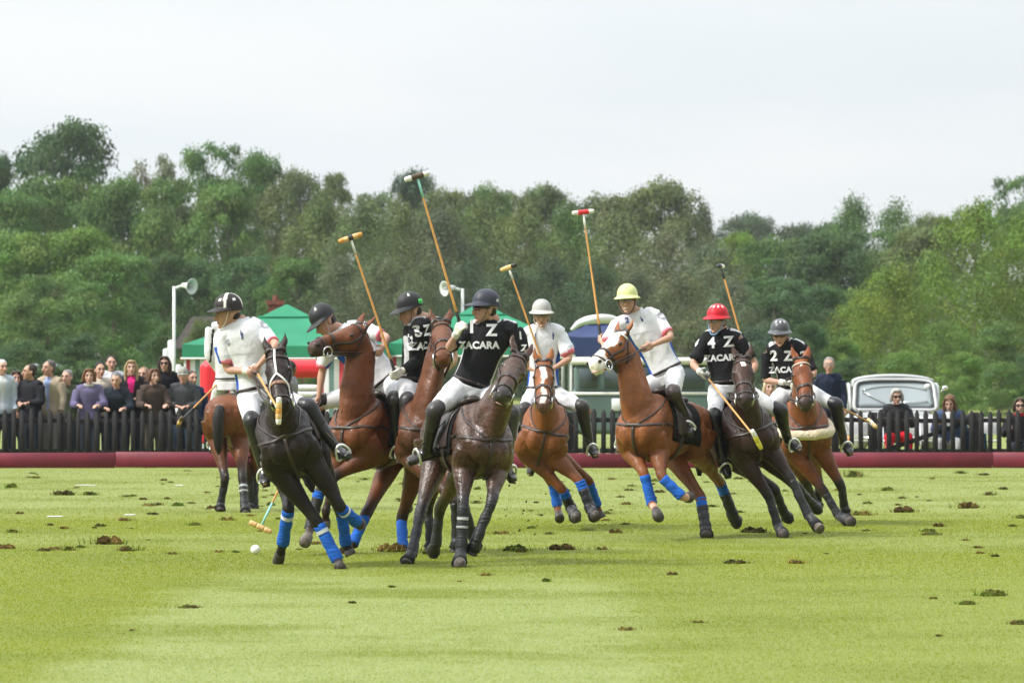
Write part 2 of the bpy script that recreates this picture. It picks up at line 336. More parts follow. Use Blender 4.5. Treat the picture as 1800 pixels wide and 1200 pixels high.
big = [(1322, 936, 1.3, 'green-brown tuft of turf right of the galloping horses'), (1697, 1062, .75, 'large dark clod of turf low at the right of the field'), (880, 938, 1.0, None), (908, 968, 1.6, None), (990, 966, 1.5, None), (1066, 903, .8, None),
       (190, 956, 1.5, 'wide brown clod of turf left of the white ball'), (225, 968, .9, None), (5, 964, 1.2, 'dark clod of turf at the left edge of the field'), (115, 870, 1.4, None), (160, 870, .8, None), (262, 889, .9, None), (312, 889, .7, None), (372, 893, .6, None), (330, 1068, .9, 'thin strip of torn brown turf in the left foreground'), (690, 969, 1.3, 'green tuft of torn turf beside the high-headed horse'),
       (1500, 838, 1.7, 'wide clod of torn turf in front of the board at right'), (1400, 990, .7, None), (1290, 990, .9, None), (1740, 1047, 1.0, 'reddish brown strip of bare soil at the right edge'), (1515, 905, 1.0, None), (1560, 862, .8, None), (1590, 900, 1.1, None), (1640, 940, .9, None), (1700, 893, 1.2, None), (1740, 870, .7, None), (1640, 1052, .5, None), (620, 1060, .4, None), (690, 1032, .4, None), (1100, 1107, .6, None), (960, 1022, .5, None), (1180, 1010, .5, None),
       (75, 968, .7, None), (95, 966, .6, None), (120, 967, .6, None), (220, 915, .8, None), (175, 925, .5, None), (340, 923, .5, None), (400, 914, .7, None), (20, 857, .8, None), (65, 840, .6, None), (330, 828, .6, None), (1650, 1118, .3, None), (1790, 1097, .8, None), (1475, 862, .9, None), (1730, 835, .7, None), (1690, 832, .8, None)]
r = np.random.default_rng(11)
for i in range(140): big.append((r.uniform(0, 1800), 832 + 150 * r.beta(1.1, 1.9) + (r.uniform(0, 180) if i % 9 == 0 else 0), r.uniform(.22, .62), None))
seen_ = {}
for i, (x, y, s_, lab) in enumerate(big):
    Y = gY(y); p = P(x, y, Y); o = bpy.data.objects.new('turf_divot', DM[i % 9]); COL.objects.link(o); k = min(s_, 1.15) * (.9 + .25 * rnd.random()) * (.80 if y < 1010 else .6)
    o.location = (p[0], p[1], .004); o.rotation_euler.z = rnd.uniform(-.5, .5) + (math.pi if i % 2 else 0); o.scale = (k * 1.15, k, k * rnd.uniform(1.0, 1.6))
    cols_ = ['below the man in the tan jacket', 'below the woman in purple', 'beside the umpire horse', 'left of the dark brown horse', 'under the left pair of horses', 'under the centre horses', 'left of the blazed horse', 'under the blazed horse', 'under the white-faced horse', 'under the leaning dark horse', 'right of the sheepskin-collared horse', 'below the silver car', 'below the long-haired woman', 'below the right-edge woman']
    row_ = 'close to the board' if y < 850 else 'just off the board' if y < 880 else 'at mid distance' if y < 920 else 'level with near hooves' if y < 985 else 'in the near grass'
    if lab is None:
        key = (row_, min(13, int(x / 130))); seen_[key] = seen_.get(key, 0) + 1
    sz = 'tiny' if s_ < .45 else 'small' if s_ < .65 else 'medium' if s_ < .95 else 'big'; tag(o, lab or (sz + [' dark', ' olive', ' brown', ' grassy', ' muddy', ' flattened', ' ragged', ' rounded', ' crumbly'][i % 9] + ' turf clod ' + row_ + ' ' + cols_[min(13, int(x / 130))]), 'divot', 'clods of torn turf')
cr_ = np.random.default_rng(8)
for i in range(22):
    Y = cr_.uniform(51, 58); p = P(cr_.uniform(880, 965) if i % 3 else cr_.uniform(700, 860), cr_.uniform(850, 955), Y); g = Geo(); s_ = cr_.uniform(.006, .014); g.ell((0, 0, 0), ((s_, 0, s_ * .3), (0, s_ * .8, 0), (0, 0, s_ * .7)), 8); V = np.vstack(g.v) + cr_.normal(0, s_ * .2, np.vstack(g.v).shape); g.v = [V]; g.c = [np.tile(srgb(70, 56, 34), (len(V), 1))]
    o = g.obj('soil_crumb', soil, vcol=True); o.location = p; tag(o, 'tiny crumb of soil kicked up into the air by the hooves', 'soil', 'soil crumbs flying behind the hooves')
# white lime marks in the grass
gm = M('lime_paint', (.75, .77, .72), .9, .1, noise=.2, nscale=12)
for x, y, ww, lb in ((96, 908, 26, 'nearest white lime mark on the grass at far left'), (228, 905, 18, 'small white lime mark right of the nearest one'), (150, 853, 34, 'widest faint lime mark, near the board at left'), (315, 853, 14, 'smallest faint lime mark left of the umpire horse')):
    p = P(x, y, gY(y)); g = Geo(); q = np.array([[(p[0] + (i / 8 - .5) * ww * gY(y) / FPX * (1 + .2 * math.sin(j * 3 + i)), p[1] + (j / 4 - .5) * .3, .008) for j in range(5)] for i in range(9)]); g.sheet(q)
    o = g.obj('lime_mark', gm, origin=p); tag(o, lb, 'field marking', 'white marks on the grass', None)
# polo ball
g = Geo(); c = P(449, 967, gY(975)); c[2] = .052; g.ell(c, ((.045, 0, 0), (0, .045, 0), (0, 0, .045)), 28)
o = g.obj('polo_ball', M('ball_white', (.85, .85, .83), .4, .5, noise=.06, nscale=30), origin=(c[0], c[1], 0)); tag(o, 'white polo ball lying on the grass', 'ball')

# ================================================================== SIDE BOARD AND FENCE
YB = gY(822)
bm = M('board_paint', srgb(112, 32, 48), .55, .4, noise=.16, nscale=3, bump=.1, bscale=30)
r = np.random.default_rng(5)
root = empty('side_board', (0, YB, 0), 'long maroon wooden side board along the far edge of the field', 'side board')
x = -16.05; 
while x < 16:
    L = 3.05; g = Geo(); j = r.normal(0, .006); g.box((x + L / 2, YB + r.normal(0, .008), .13 + j), ((L / 2 - .004, 0, r.normal(0, .004)), (0, .02, 0), (0, 0, .135)), bev=.008); g.obj('board', bm, root)
    q = Geo(); q.bx(x + .5, x + .54, YB + .03, YB + .3, 0, .18); q.bx(x + 2.4, x + 2.44, YB + .03, YB + .3, 0, .18); q.obj('brace', bm, root); x += L
YF = YB + .9
fm = M('fence_wood', srgb(46, 45, 46), .8, .25, noise=.3, nscale=8, bump=.4, bscale=40, stretch=(6, 6, 1))
root = empty('picket_fence', (0, YF, 0), 'dark grey pointed picket fence behind the maroon side board', 'fence')
sc_ = YF / FPX; step = 16.2 * sc_; PN = int(26 / (step * 11)) + 1
for k in range(PN):
    x0 = -13.2 + k * step * 11; g = Geo(); dz = r.normal(0, .012)
    for z in (.28, .82): g.bx(x0 + .01, x0 + step * 11 - .01, YF + .024, YF + .064, z - .04 + dz, z + .04 + dz, bev=.004)
    pm = x0 + step * 5.5; gate = abs(pm - P(330, 700, YF)[0]) < step * 5.5 or abs(pm - P(1690, 700, YF)[0]) < step * 5.5
    if gate:
        a, b = (x0 + .1, .80), (x0 + step * 11 - .1, .26)
        if pm > 0: a, b = (a[0], .26), (b[0], .80)
        v = np.array([b[0] - a[0], 0, b[1] - a[1]]) / 2; g.box(((a[0] + b[0]) / 2, YF + .08, (a[1] + b[1]) / 2), (v, (0, .014, 0), nrm(np.cross(v, (0, 1, 0))) * .04))
    g.bx(x0 - .05, x0 + .05, YF + .03, YF + .13, 0, .96, bev=.006)
    pn = g.obj('fence_panel', fm, root)
    for i in range(11):
        cx = x0 + step * (i + .55) + r.normal(0, .004); hw = .044 + r.normal(0, .002); h = 1.0 + r.normal(0, .012) + dz; t = r.normal(0, .008); q = Geo()
        pr = [(-hw, .04), (hw, .04), (hw, h - .07), (hw * .35, h), (-hw * .35, h), (-hw, h - .07)]
        V = [(cx + a + t * b, YF + yy, b) for yy in (0, .022) for a, b in pr]; F = [tuple(range(6)), tuple(range(11, 5, -1))] + [((j + 1) % 6, j, 6 + j, 6 + (j + 1) % 6) for j in range(6)]
        q.add(V, F); q.obj('picket', fm, pn)

# ================================================================== TREES
def leaf_mat():
    m = bpy.data.materials.new('leaves'); m.use_nodes = True; t = m.node_tree; b = t.nodes['Principled BSDF']; b.inputs['Roughness'].default_value = .6; b.inputs['Specular IOR Level'].default_value = .25
    a = N(t, 'ShaderNodeAttribute'); a.attribute_name = 'Col'; oi = N(t, 'ShaderNodeObjectInfo'); v = N(t, 'ShaderNodeVectorMath', operation='MULTIPLY'); t.links.new(a.outputs['Color'], v.inputs[0]); t.links.new(oi.outputs['Color'], v.inputs[1])
    t.links.new(v.outputs[0], b.inputs['Base Color']); tr = N(t, 'ShaderNodeBsdfTranslucent'); t.links.new(v.outputs[0], tr.inputs[0]); ms = N(t, 'ShaderNodeMixShader'); ms.inputs[0].default_value = .3
    t.links.new(b.outputs[0], ms.inputs[1]); t.links.new(tr.outputs[0], ms.inputs[2]); t.links.new(ms.outputs[0], t.nodes['Material Output'].inputs[0]); return m
LM = leaf_mat(); bark = M('bark', attr='Col', rough=.9, spec=.1, noise=.3, nscale=4, bump=.5, bscale=10)
def tree_meshes(seed, kind):
    """unit-height (15 m) crown and trunk meshes"""
    r = np.random.default_rng(seed); H = 15.0
    nb = {'oak': 105, 'birch': 120, 'bush': 80, 'sparse': 42, 'conic': 100}[kind]; zlo = {'oak': .07, 'birch': .05, 'bush': .0, 'sparse': .42, 'conic': .10}[kind]
    cl = []
    for i in range(nb):
        u = r.uniform(0, 1); z = zlo + (1 - zlo) * u ** .85
        t = (z - zlo) / (1 - zlo)
        env = {'oak': .42 * math.sqrt(max(0, 1 - (abs(t - .42) / .62) ** 2.2)), 'birch': .36 * math.sin(math.pi * min(1, t * .80 + .20)) ** .6, 'bush': .5 * math.sqrt(max(0, 1 - t ** 2)), 'sparse': .34 * math.sqrt(max(0, 1 - (abs(t - .5) / .56) ** 2)), 'conic': .34 * (1 - t) ** .6 + .04}[kind]
        a = r.uniform(0, 2 * math.pi); rr = env * (r.uniform(.55, 1.05) if r.random() < .8 else r.uniform(0, .6)) * (1 + .25 * math.sin(2 * a + seed) + .15 * math.sin(5 * a + z * 9))
        rad = {'oak': .085, 'birch': .072, 'bush': .10, 'sparse': .07, 'conic': .06}[kind] * r.uniform(.6, 1.35)
        cl.append((rr * math.cos(a), rr * math.sin(a), z - rad * .6, rad))
    Q = []; CC = []
    for (cx, cy, cz, rad) in cl:
        n = int({'oak': 200, 'birch': 150, 'bush': 150, 'sparse': 170, 'conic': 150}[kind] * (rad / .07) ** 1.5) 
        d = r.normal(size=(n, 3)); d /= np.linalg.norm(d, axis=1)[:, None]; d[:, 2] = np.where(d[:, 2] < -.3, -d[:, 2], d[:, 2])
        rr = rad * r.uniform(.55, 1.12, n)[:, None]; sq = np.array([1.15, 1.15, {'birch': 1.3, 'conic': .55}.get(kind, .72)])
        p = np.array([cx, cy, cz]) + d * rr * sq + r.normal(0, rad * .13, (n, 3))
        if kind == 'birch': p[:, 2] -= np.abs(r.normal(0, rad * .6, n))
        nn = d * 1.1 + r.normal(size=(n, 3)) * .5; nn /= np.linalg.norm(nn, axis=1)[:, None]
        a = np.cross(nn, r.normal(size=(n, 3))); a /= np.linalg.norm(a, axis=1)[:, None]; b = np.cross(nn, a)
        s_ = r.uniform(.6, 1.3, n)[:, None] * {'oak': .0105, 'birch': .0085, 'bush': .011, 'sparse': .011, 'conic': .009}[kind]
        V = np.stack([p - a * s_, p + b * s_ * .6, p + a * s_, p - b * s_ * .6], 1); Q.append(V)
        tint = r.uniform(.66, 1.34); c = np.array([1, 1, 1.]) * tint * r.uniform(.9, 1.1, n)[:, None]; c[:, 0] *= 1 + r.normal(0, .08); c[:, 2] *= 1 + r.normal(0, .12)
        CC.append(np.repeat(c, 4, axis=0))
    V = np.vstack(Q).reshape(-1, 3) * H; C2 = np.vstack(CC); n = len(V) // 4
    me = bpy.data.meshes.new('crown'); me.vertices.add(len(V)); me.vertices.foreach_set('co', V.ravel()); me.loops.add(4 * n); me.loops.foreach_set('vertex_index', np.arange(4 * n)); me.polygons.add(n)
    me.polygons.foreach_set('loop_start', np.arange(n) * 4); me.polygons.foreach_set('loop_total', np.full(n, 4)); me.update(); me.validate(); setcol(me, np.clip(C2, .3, 2)); me.materials.append(LM)
    g = Geo(); col = srgb(140, 136, 122) if kind == 'birch' else srgb(112, 104, 92)
    top = .8 if kind != 'bush' else .5; path = [(0, 0, 0)] + [(r.normal(0, .012), r.normal(0, .012), top * k / 5) for k in range(1, 6)]; path = np.array(path) * H
    r0 = {'birch': .008, 'bush': .006}.get(kind, .02) * H; g.tube(path, [r0 * 1.3, r0, r0 * .85, r0 * .6, r0 * .4, r0 * .15], 8, 2, col=col)
    for (cx, cy, cz, rad) in cl[::7 if kind != 'sparse' else 3]:
        z0 = max(.08, cz - .16 - .3 * math.hypot(cx, cy)); a = np.array([0, 0, min(z0, top * .9)]); b = np.array([cx, cy, cz]); m = (a + b) / 2 + np.array([0, 0, -.03]) + r.normal(0, .01, 3)
        g.tube(np.array([a, m, b]) * H, [r0 * .34, r0 * .18, r0 * .04], 5, 3, col=col)
    mt = g.mesh('trunk'); setcol(mt, np.vstack(g.c)); mt.materials.append(bark); mt.polygons.foreach_set('use_smooth', np.ones(len(mt.polygons), bool)); return me, mt
TM = {}
for kind, seeds in (('oak', (1, 2, 3, 4)), ('birch', (5, 6, 7)), ('bush', (8, 9)), ('sparse', (10, 11)), ('conic', (12,))): TM[kind] = [tree_meshes(s_, kind) for s_ in seeds]
TINT = {'dark': (0.0687, 0.1279, 0.042), 'mid': (0.1033, 0.1829, 0.0453), 'olive': (0.1302, 0.1734, 0.058), 'lime': (0.1532, 0.2362, 0.0399), 'grey': (0.1302, 0.1583, 0.0784), 'blue': (0.0702, 0.1136, 0.0576), 'fresh': (0.1345, 0.2238, 0.0424)}
nt_ = 0
def tree(px, top, wpx, Y, kind, tint, label, group='woodland trees behind the field', low=0):
    global nt_; nt_ += 1
    s_ = Y / FPX; x = (px - 900) * s_; h = CAMH + (HY - top) * s_ + low; cm, tm = TM[kind][nt_ % len(TM[kind])]
    wd = {'oak': .84, 'birch': .72, 'bush': 1.0, 'sparse': .68, 'conic': .70}[kind] * 15; kx = wpx * s_ / wd; kz = h / 15.0 / 1.02
    root = empty('tree', (x, Y, -low), label, 'tree', group); root.rotation_euler.z = rnd.uniform(0, 6.28)
    root.scale = (kx, kx, kz); j = rnd.uniform(.9, 1.1); t = TINT[tint]
    for nm, me in (('crown', cm), ('trunk', tm)):
        o = bpy.data.objects.new(nm, me); COL.objects.link(o); o.parent = root; o.color = (t[0] * j * rnd.uniform(.94, 1.06), t[1] * j, t[2] * j * rnd.uniform(.9, 1.1), 1)
# back skyline row, then the middle, then the front
TL = [
 # px, top, width, Y, kind, tint, label
 (-10, 265, 120, 400, 'oak', 'dark', 'dark tree cut by the left edge at the skyline'),
 (112, 200, 225, 395, 'oak', 'dark', 'tallest broad tree rising above the skyline at far left'),
 (268, 262, 110, 410, 'sparse', 'grey', 'thin pale tree with see-through crown on the left skyline'),
 (375, 236, 165, 400, 'oak', 'mid', 'open-crowned tree on the skyline right of the thin pale tree'),
 (455, 262, 120, 395, 'oak', 'mid', 'rounded tree on the skyline above the left loudspeaker pole'),
 (530, 288, 149, 400, 'oak', 'olive', 'olive tree on the skyline above the green gazebo'),
 (590, 296, 120, 395, 'conic', 'olive', 'narrow pointed tree on the skyline above the leaning rider'),
 (655, 325, 149, 400, 'oak', 'olive', 'olive tree on the skyline left of the tallest raised mallet'),
 (728, 294, 115, 440, 'oak', 'blue', 'dark domed tree behind the tallest raised mallet head'),
 (790, 322, 149, 380, 'oak', 'olive', 'olive birch right of the tallest raised mallet'),
 (860, 316, 138, 390, 'oak', 'mid', 'green birch on the skyline above the front black-shirted rider'),
 (900, 322, 110, 385, 'oak', 'olive', 'small peaked tree on the skyline at the middle'),
 (957, 320, 130, 390, 'oak', 'olive', 'olive tree on the skyline left of the red mallet head'),
 (1050, 333, 172, 385, 'oak', 'olive', 'olive tree on the skyline behind the red mallet head'),
 (1160, 306, 190, 380, 'oak', 'olive', 'big round-topped tree above the yellow-helmeted rider'),
 (1235, 352, 80, 380, 'birch', 'grey', 'thin grey tree on the shoulder of the big round tree'),
 (1318, 372, 150, 620, 'oak', 'blue', 'bluish far tree in the dip of the skyline'),
 (1400, 386, 150, 480, 'oak', 'blue', 'low far tree right of the dip in the skyline'),
 (1465, 380, 110, 400, 'oak', 'dark', 'dark tree on the skyline above the grey-helmeted rider'),
 (1500, 345, 170, 395, 'birch', 'mid', 'shaggy pointed tree on the right skyline'),
 (1575, 350, 160, 395, 'birch', 'mid', 'second shaggy pointed tree on the right skyline'),
 (1645, 368, 130, 400, 'oak', 'olive', 'rounded tree on the skyline above the silver car'),
 (1715, 345, 110, 400, 'sparse', 'mid', 'sparse tree on the skyline near the right edge'),
 (1790, 296, 150, 395, 'oak', 'mid', 'tall open tree cut by the right edge'),
 # middle rows
 (20, 330, 190, 350, 'oak', 'mid', 'broad green tree below the tallest tree at the left edge'),
 (95, 300, 200, 355, 'oak', 'mid', 'bright topped tree in front of the tallest tree'),
 (215, 300, 170, 350, 'oak', 'mid', 'green tree right of the bright topped tree'),
 (305, 300, 180, 345, 'oak', 'mid', 'green domed tree above the left floodlight pole'),
 (400, 318, 170, 340, 'oak', 'mid', 'green tree between the domed tree and the gazebo'),
 (485, 312, 180, 345, 'birch', 'olive', 'loose olive tree above the gazebo roof'),
 (565, 340, 180, 335, 'birch', 'olive', 'grey-green birch above the head of the rearing horse'),
 (640, 352, 180, 330, 'birch', 'olive', 'birch behind the black-banded mallet head'),
 (705, 345, 168, 335, 'birch', 'olive', 'birch left of the tallest mallet shaft'),
 (775, 360, 180, 330, 'birch', 'grey', 'birch right of the tallest mallet shaft'),
 (850, 350, 168, 335, 'birch', 'olive', 'birch above the navy helmet'),
 (925, 352, 180, 330, 'birch', 'olive', 'birch above the small tan mallet head'),
 (1000, 355, 168, 335, 'birch', 'mid', 'birch left of the red mallet shaft'),
 (1085, 370, 192, 330, 'birch', 'olive', 'birch right of the red mallet shaft'),
 (1170, 400, 204, 325, 'birch', 'grey', 'grey leaved birch between the yellow and red helmets'),
 (1250, 420, 180, 320, 'birch', 'grey', 'grey leaved birch behind the white mallet head'),
 (1300, 405, 110, 350, 'oak', 'lime', 'light green tree under the dip in the skyline'),
 (1365, 410, 170, 340, 'oak', 'mid', 'green tree right of the white mallet head'),
 (1450, 400, 190, 335, 'oak', 'dark', 'dark full tree above the grey helmet'),
 (1545, 392, 160, 340, 'oak', 'mid', 'green tree behind the lime coloured trees'),
 (1625, 392, 160, 335, 'oak', 'olive', 'olive tree behind the lime coloured trees'),
 # lower rows
 (10, 400, 200, 300, 'oak', 'fresh', 'fresh green tree at the left edge above the crowd'),
 (145, 390, 190, 300, 'oak', 'fresh', 'fresh green topped tree above the standing men'),
 (80, 475, 190, 270, 'oak', 'mid', 'dense tree behind the man in the tan jacket'),
 (200, 440, 200, 275, 'oak', 'mid', 'largest dense tree behind the crowd'),
 (285, 440, 150, 290, 'oak', 'dark', 'dark tree left of the loudspeaker pole'),
 (350, 450, 170, 300, 'oak', 'dark', 'dark tree behind the loudspeaker pole'),
 (440, 440, 170, 295, 'oak', 'dark', 'dark tree above the black and white helmet'),
 (525, 450, 160, 290, 'oak', 'mid', 'tree behind the gazebo peak'),
 (600, 450, 150, 285, 'birch', 'grey', 'grey green tree behind the rearing horse'),
 (670, 450, 150, 290, 'birch', 'grey', 'grey green tree above the black helmet'),
 (745, 460, 150, 285, 'birch', 'grey', 'grey green tree behind the second black helmet'),
 (820, 455, 150, 290, 'birch', 'blue', 'dark birch behind the navy helmet'),
 (895, 460, 150, 285, 'birch', 'blue', 'dark birch left of the pale grey helmet'),
 (970, 450, 150, 290, 'birch', 'blue', 'dark birch right of the pale grey helmet'),
 (1045, 455, 150, 285, 'birch', 'blue', 'dark birch left of the yellow helmet'),
 (1120, 470, 150, 290, 'birch', 'grey', 'dark birch right of the yellow helmet'),
 (1200, 480, 170, 285, 'birch', 'grey', 'birch left of the red helmet'),
 (1285, 490, 160, 280, 'birch', 'grey', 'birch right of the red helmet'),
 (1360, 480, 170, 290, 'oak', 'dark', 'dark tree behind the grey helmet'),
 (1445, 500, 170, 295, 'oak', 'dark', 'dark tree in the gap left of the lime trees'),
 (1515, 515, 150, 245, 'birch', 'lime', 'lowest lime green tree left of the silver car'),
 (1565, 462, 170, 240, 'birch', 'lime', 'lime green tree above the silver car roof'),
 (1640, 440, 150, 250, 'birch', 'fresh', 'shaded green tree between the two lime trees'),
 (1715, 350, 230, 240, 'birch', 'lime', 'tallest lime green tree at the right'),
 (1800, 365, 200, 245, 'birch', 'lime', 'lime green tree cut by the right edge'),
 (1480, 590, 120, 230, 'bush', 'fresh', 'low bush left of the silver car'),
 (1660, 560, 170, 225, 'birch', 'fresh', 'low green tree right of the silver car'),
 (1770, 560, 160, 225, 'bush', 'mid', 'dark low bush behind the woman in red'),
 (360, 565, 100, 215, 'bush', 'olive', 'olive bush behind the loudspeaker pole'),
 (440, 560, 130, 225, 'bush', 'mid', 'low bush left of the chimney'),
 (300, 560, 120, 230, 'bush', 'dark', 'dark low bush left of the loudspeaker pole'),
 (620, 570, 150, 225, 'bush', 'blue', 'low dark bush right of the green gazebo'),
 (760, 575, 150, 225, 'bush', 'blue', 'low dark bush between the two green gazebos'),
 (930, 570, 150, 225, 'bush', 'blue', 'low dark bush behind the pale grey helmet'),
 (1070, 560, 150, 225, 'bush', 'blue', 'low dark bush behind the navy canopy'),
 (1210, 560, 160, 225, 'bush', 'grey', 'low grey bush left of the red helmet'),
 (1340, 560, 150, 225, 'bush', 'blue', 'low dark bush between the red and grey helmets'),
 (1420, 560, 120, 230, 'bush', 'dark', 'low dark bush right of the grey helmet'),
 (40, 590, 160, 225, 'bush', 'dark', 'low dark bush at the left edge behind the crowd'),
 (150, 580, 170, 228, 'bush', 'dark', 'low dark bush behind the man in the tan jacket'),
]
TL += [(-150, 280, 260, 390, 'oak', 'dark', 'tree outside the left edge'), (-110, 420, 230, 300, 'oak', 'mid', 'lower tree outside the left edge'), (-330, 300, 260, 380, 'oak', 'mid', 'far left tree outside the frame'), (1930, 330, 230, 380, 'oak', 'mid', 'tree outside the right edge'), (1930, 430, 230, 260, 'birch', 'lime', 'lime tree outside the right edge'), (2080, 340, 260, 330, 'oak', 'mid', 'far right tree outside the frame')]
for t_ in TL: tree(*t_)
for a_ in ((350, 552, 90, 205, 'bush', 'olive', 'olive bush standing in front of the brick house'), (405, 560, 80, 206, 'bush', 'fresh', 'light bush covering the left half of the house wall'), (445, 548, 60, 204, 'bush', 'mid', 'green bush covering the right half of the house wall'), (640, 560, 110, 205, 'bush', 'grey', 'grey bush between the two gazebo peaks'), (520, 560, 90, 206, 'bush', 'mid', 'green bush right of the chimney')): tree(*a_)
# clipped hedge at the left
def hedge(x0, x1, Y, h, dep, label):
    n = int((x1 - x0) * h * 170); r = np.random.default_rng(n); p = np.stack([r.uniform(x0, x1, n), Y - dep / 2 + np.abs(r.normal(0, .12, n)), r.uniform(0, h, n)], 1); k = n // 3; p[:k, 2] = h + r.normal(0, .05, k); p[:k, 1] = Y + r.uniform(-dep / 2, dep / 2, k)
    d = r.normal(size=(n, 3)) + [0, -.8, .6]; d /= np.linalg.norm(d, axis=1)[:, None]; a = np.cross(d, r.normal(size=(n, 3))); a /= np.linalg.norm(a, axis=1)[:, None]; b = np.cross(d, a); s_ = r.uniform(.05, .11, n)[:, None]
    g = Geo(); V = np.stack([p - a * s_, p + b * s_, p + a * s_, p - b * s_], 1).reshape(-1, 3); g.add(V, [(4 * i, 4 * i + 1, 4 * i + 2, 4 * i + 3) for i in range(n)]); g.c = [np.repeat(r.uniform(.7, 1.3, n)[:, None] * [[1, 1, 1]], 4, axis=0)]
    g.bx(x0, x1, Y - dep / 2 + .1, Y + dep / 2 - .1, 0, h - .06, col=(.5, .5, .5)); o = g.obj('hedge', LM, vcol=True, origin=((x0 + x1) / 2, Y, 0), flat=True); o.color = (.07, .125, .045, 1); tag(o, label, 'hedge')
hedge(-19, -7.5, 190, 1.6, 1.4, 'long clipped green hedge behind the crowd at the left')
for a_ in ((1500, 625, 120, 190, 'bush', 'dark', 'dark low bush just left of the silver car'), (1585, 610, 130, 192, 'bush', 'fresh', 'green low bush hidden behind the silver car'), (1690, 615, 130, 190, 'bush', 'fresh', 'green low bush just right of the silver car'), (1760, 630, 110, 188, 'bush', 'mid', 'low bush behind the right end of the fence'), (1815, 610, 110, 190, 'bush', 'dark', 'dark low bush at the right edge of the field')): tree(*a_)
# brick house among the trees
bk = M('brick', srgb(122, 76, 64), .85, .2, noise=.25, nscale=6); rf = M('roof_tile', srgb(62, 56, 52), .8, .2, noise=.3, nscale=3)
Yh = 212; s_ = Yh / FPX; root = empty('brick_house', ((430 - 900) * s_, Yh, 0), 'brown roofed brick house with a red chimney half hidden by trees', 'house')
cx = (430 - 900) * s_; g = Geo(); g.bx(cx - 2.4, cx + 2.2, Yh, Yh + 5, 0, 2.3); g.obj('wall', bk, root)
g = Geo(); g.add([(cx - 2.7, Yh - .3, 2.4), (cx + 2.4, Yh - .3, 2.4), (cx + 2.4, Yh + 5.3, 2.4), (cx - 2.7, Yh + 5.3, 2.4), (cx - 2.1, Yh + 2.5, 3.6), (cx + 1.8, Yh + 2.5, 3.6)], [(0, 1, 5, 4), (2, 3, 4, 5), (1, 2, 5), (3, 0, 4), (3, 2, 1, 0)]); ro = g.obj('roof', rf, root, flat=True)
hx = (480 - 900) * s_; g = Geo(); g.bx(hx - .28, hx + .26, Yh + 1.9, Yh + 2.5, 2.2, 4.05); g.bx(hx - .34, hx + .32, Yh + 1.84, Yh + 2.56, 4.05, 4.2); g.tube([(hx, Yh + 2.2, 4.2), (hx, Yh + 2.2, 4.4)], [.10, .09]); g.obj('chimney', bk, ro, flat=True)

# ================================================================== LOUDSPEAKERS ON POLES
wm = M('white_metal', (.62, .63, .62), .5, .4, noise=.1, nscale=6); dkm = M('dark_metal', (.03, .03, .03), .5, .5)
def speaker(px, py, Y, d, label, hd):
    s_ = Y / FPX; x = (px - 900) * s_; z = CAMH + (HY - py) * s_; root = empty('loudspeaker_pole', (x, Y, 0), label, 'loudspeaker', 'loudspeakers on poles')
    g = Geo(); g.tube([(x, Y, 0), (x, Y, z)], .034, 10, 1); g.tube([(x, Y, z - .05), (x + d * .22, Y, z + .03)], .03, 8, 1); g.obj('pole', wm, root)
    g = Geo(); ax = nrm(hd); c0 = np.array([x + d * .18, Y, z + .02]); pr = [(0, .05), (.10, .06), (.16, .08), (.23, .13), (.27, .17), (.275, .165), (.24, .12), (.16, .065), (.13, .04)]
    u = nrm(np.cross(ax, (0, 0, 1))); v = np.cross(ax, u); g.loft([c0 + ax * t for t, _ in pr], [u * q for _, q in pr], [v * q for _, q in pr], 20); g.obj('horn', wm, root)
    g = Geo(); g.ell(c0 + ax * .21, (u * .04, v * .04, ax * .055), 12); g.obj('horn_throat', M('grey_metal', (.35, .34, .33), .5), root)
speaker(306, 503, 118, 1, 'white horn loudspeaker on a pole left of the green gazebo', (.75, -.65, -.1))
speaker(813, 507, 124, -1, 'white horn loudspeaker on a pole behind the navy-helmeted rider', (-.8, -.6, -.1))
# white stacked panels by the pole
g = Geo(); Y = 119; s_ = Y / FPX
for px, top, ww in ((291, 612, 12), (300, 597, 13), (312, 640, 12)): x = (px - 900) * s_; g.bx(x - ww * s_ / 2, x + ww * s_ / 2, Y + .2, Y + .3, 0, CAMH + (HY - top) * s_, bev=.05)
tag(g.obj('folded_table', wm, origin=((300 - 900) * s_, Y, 0)), 'folded white table tops leaning by the loudspeaker pole', 'table')

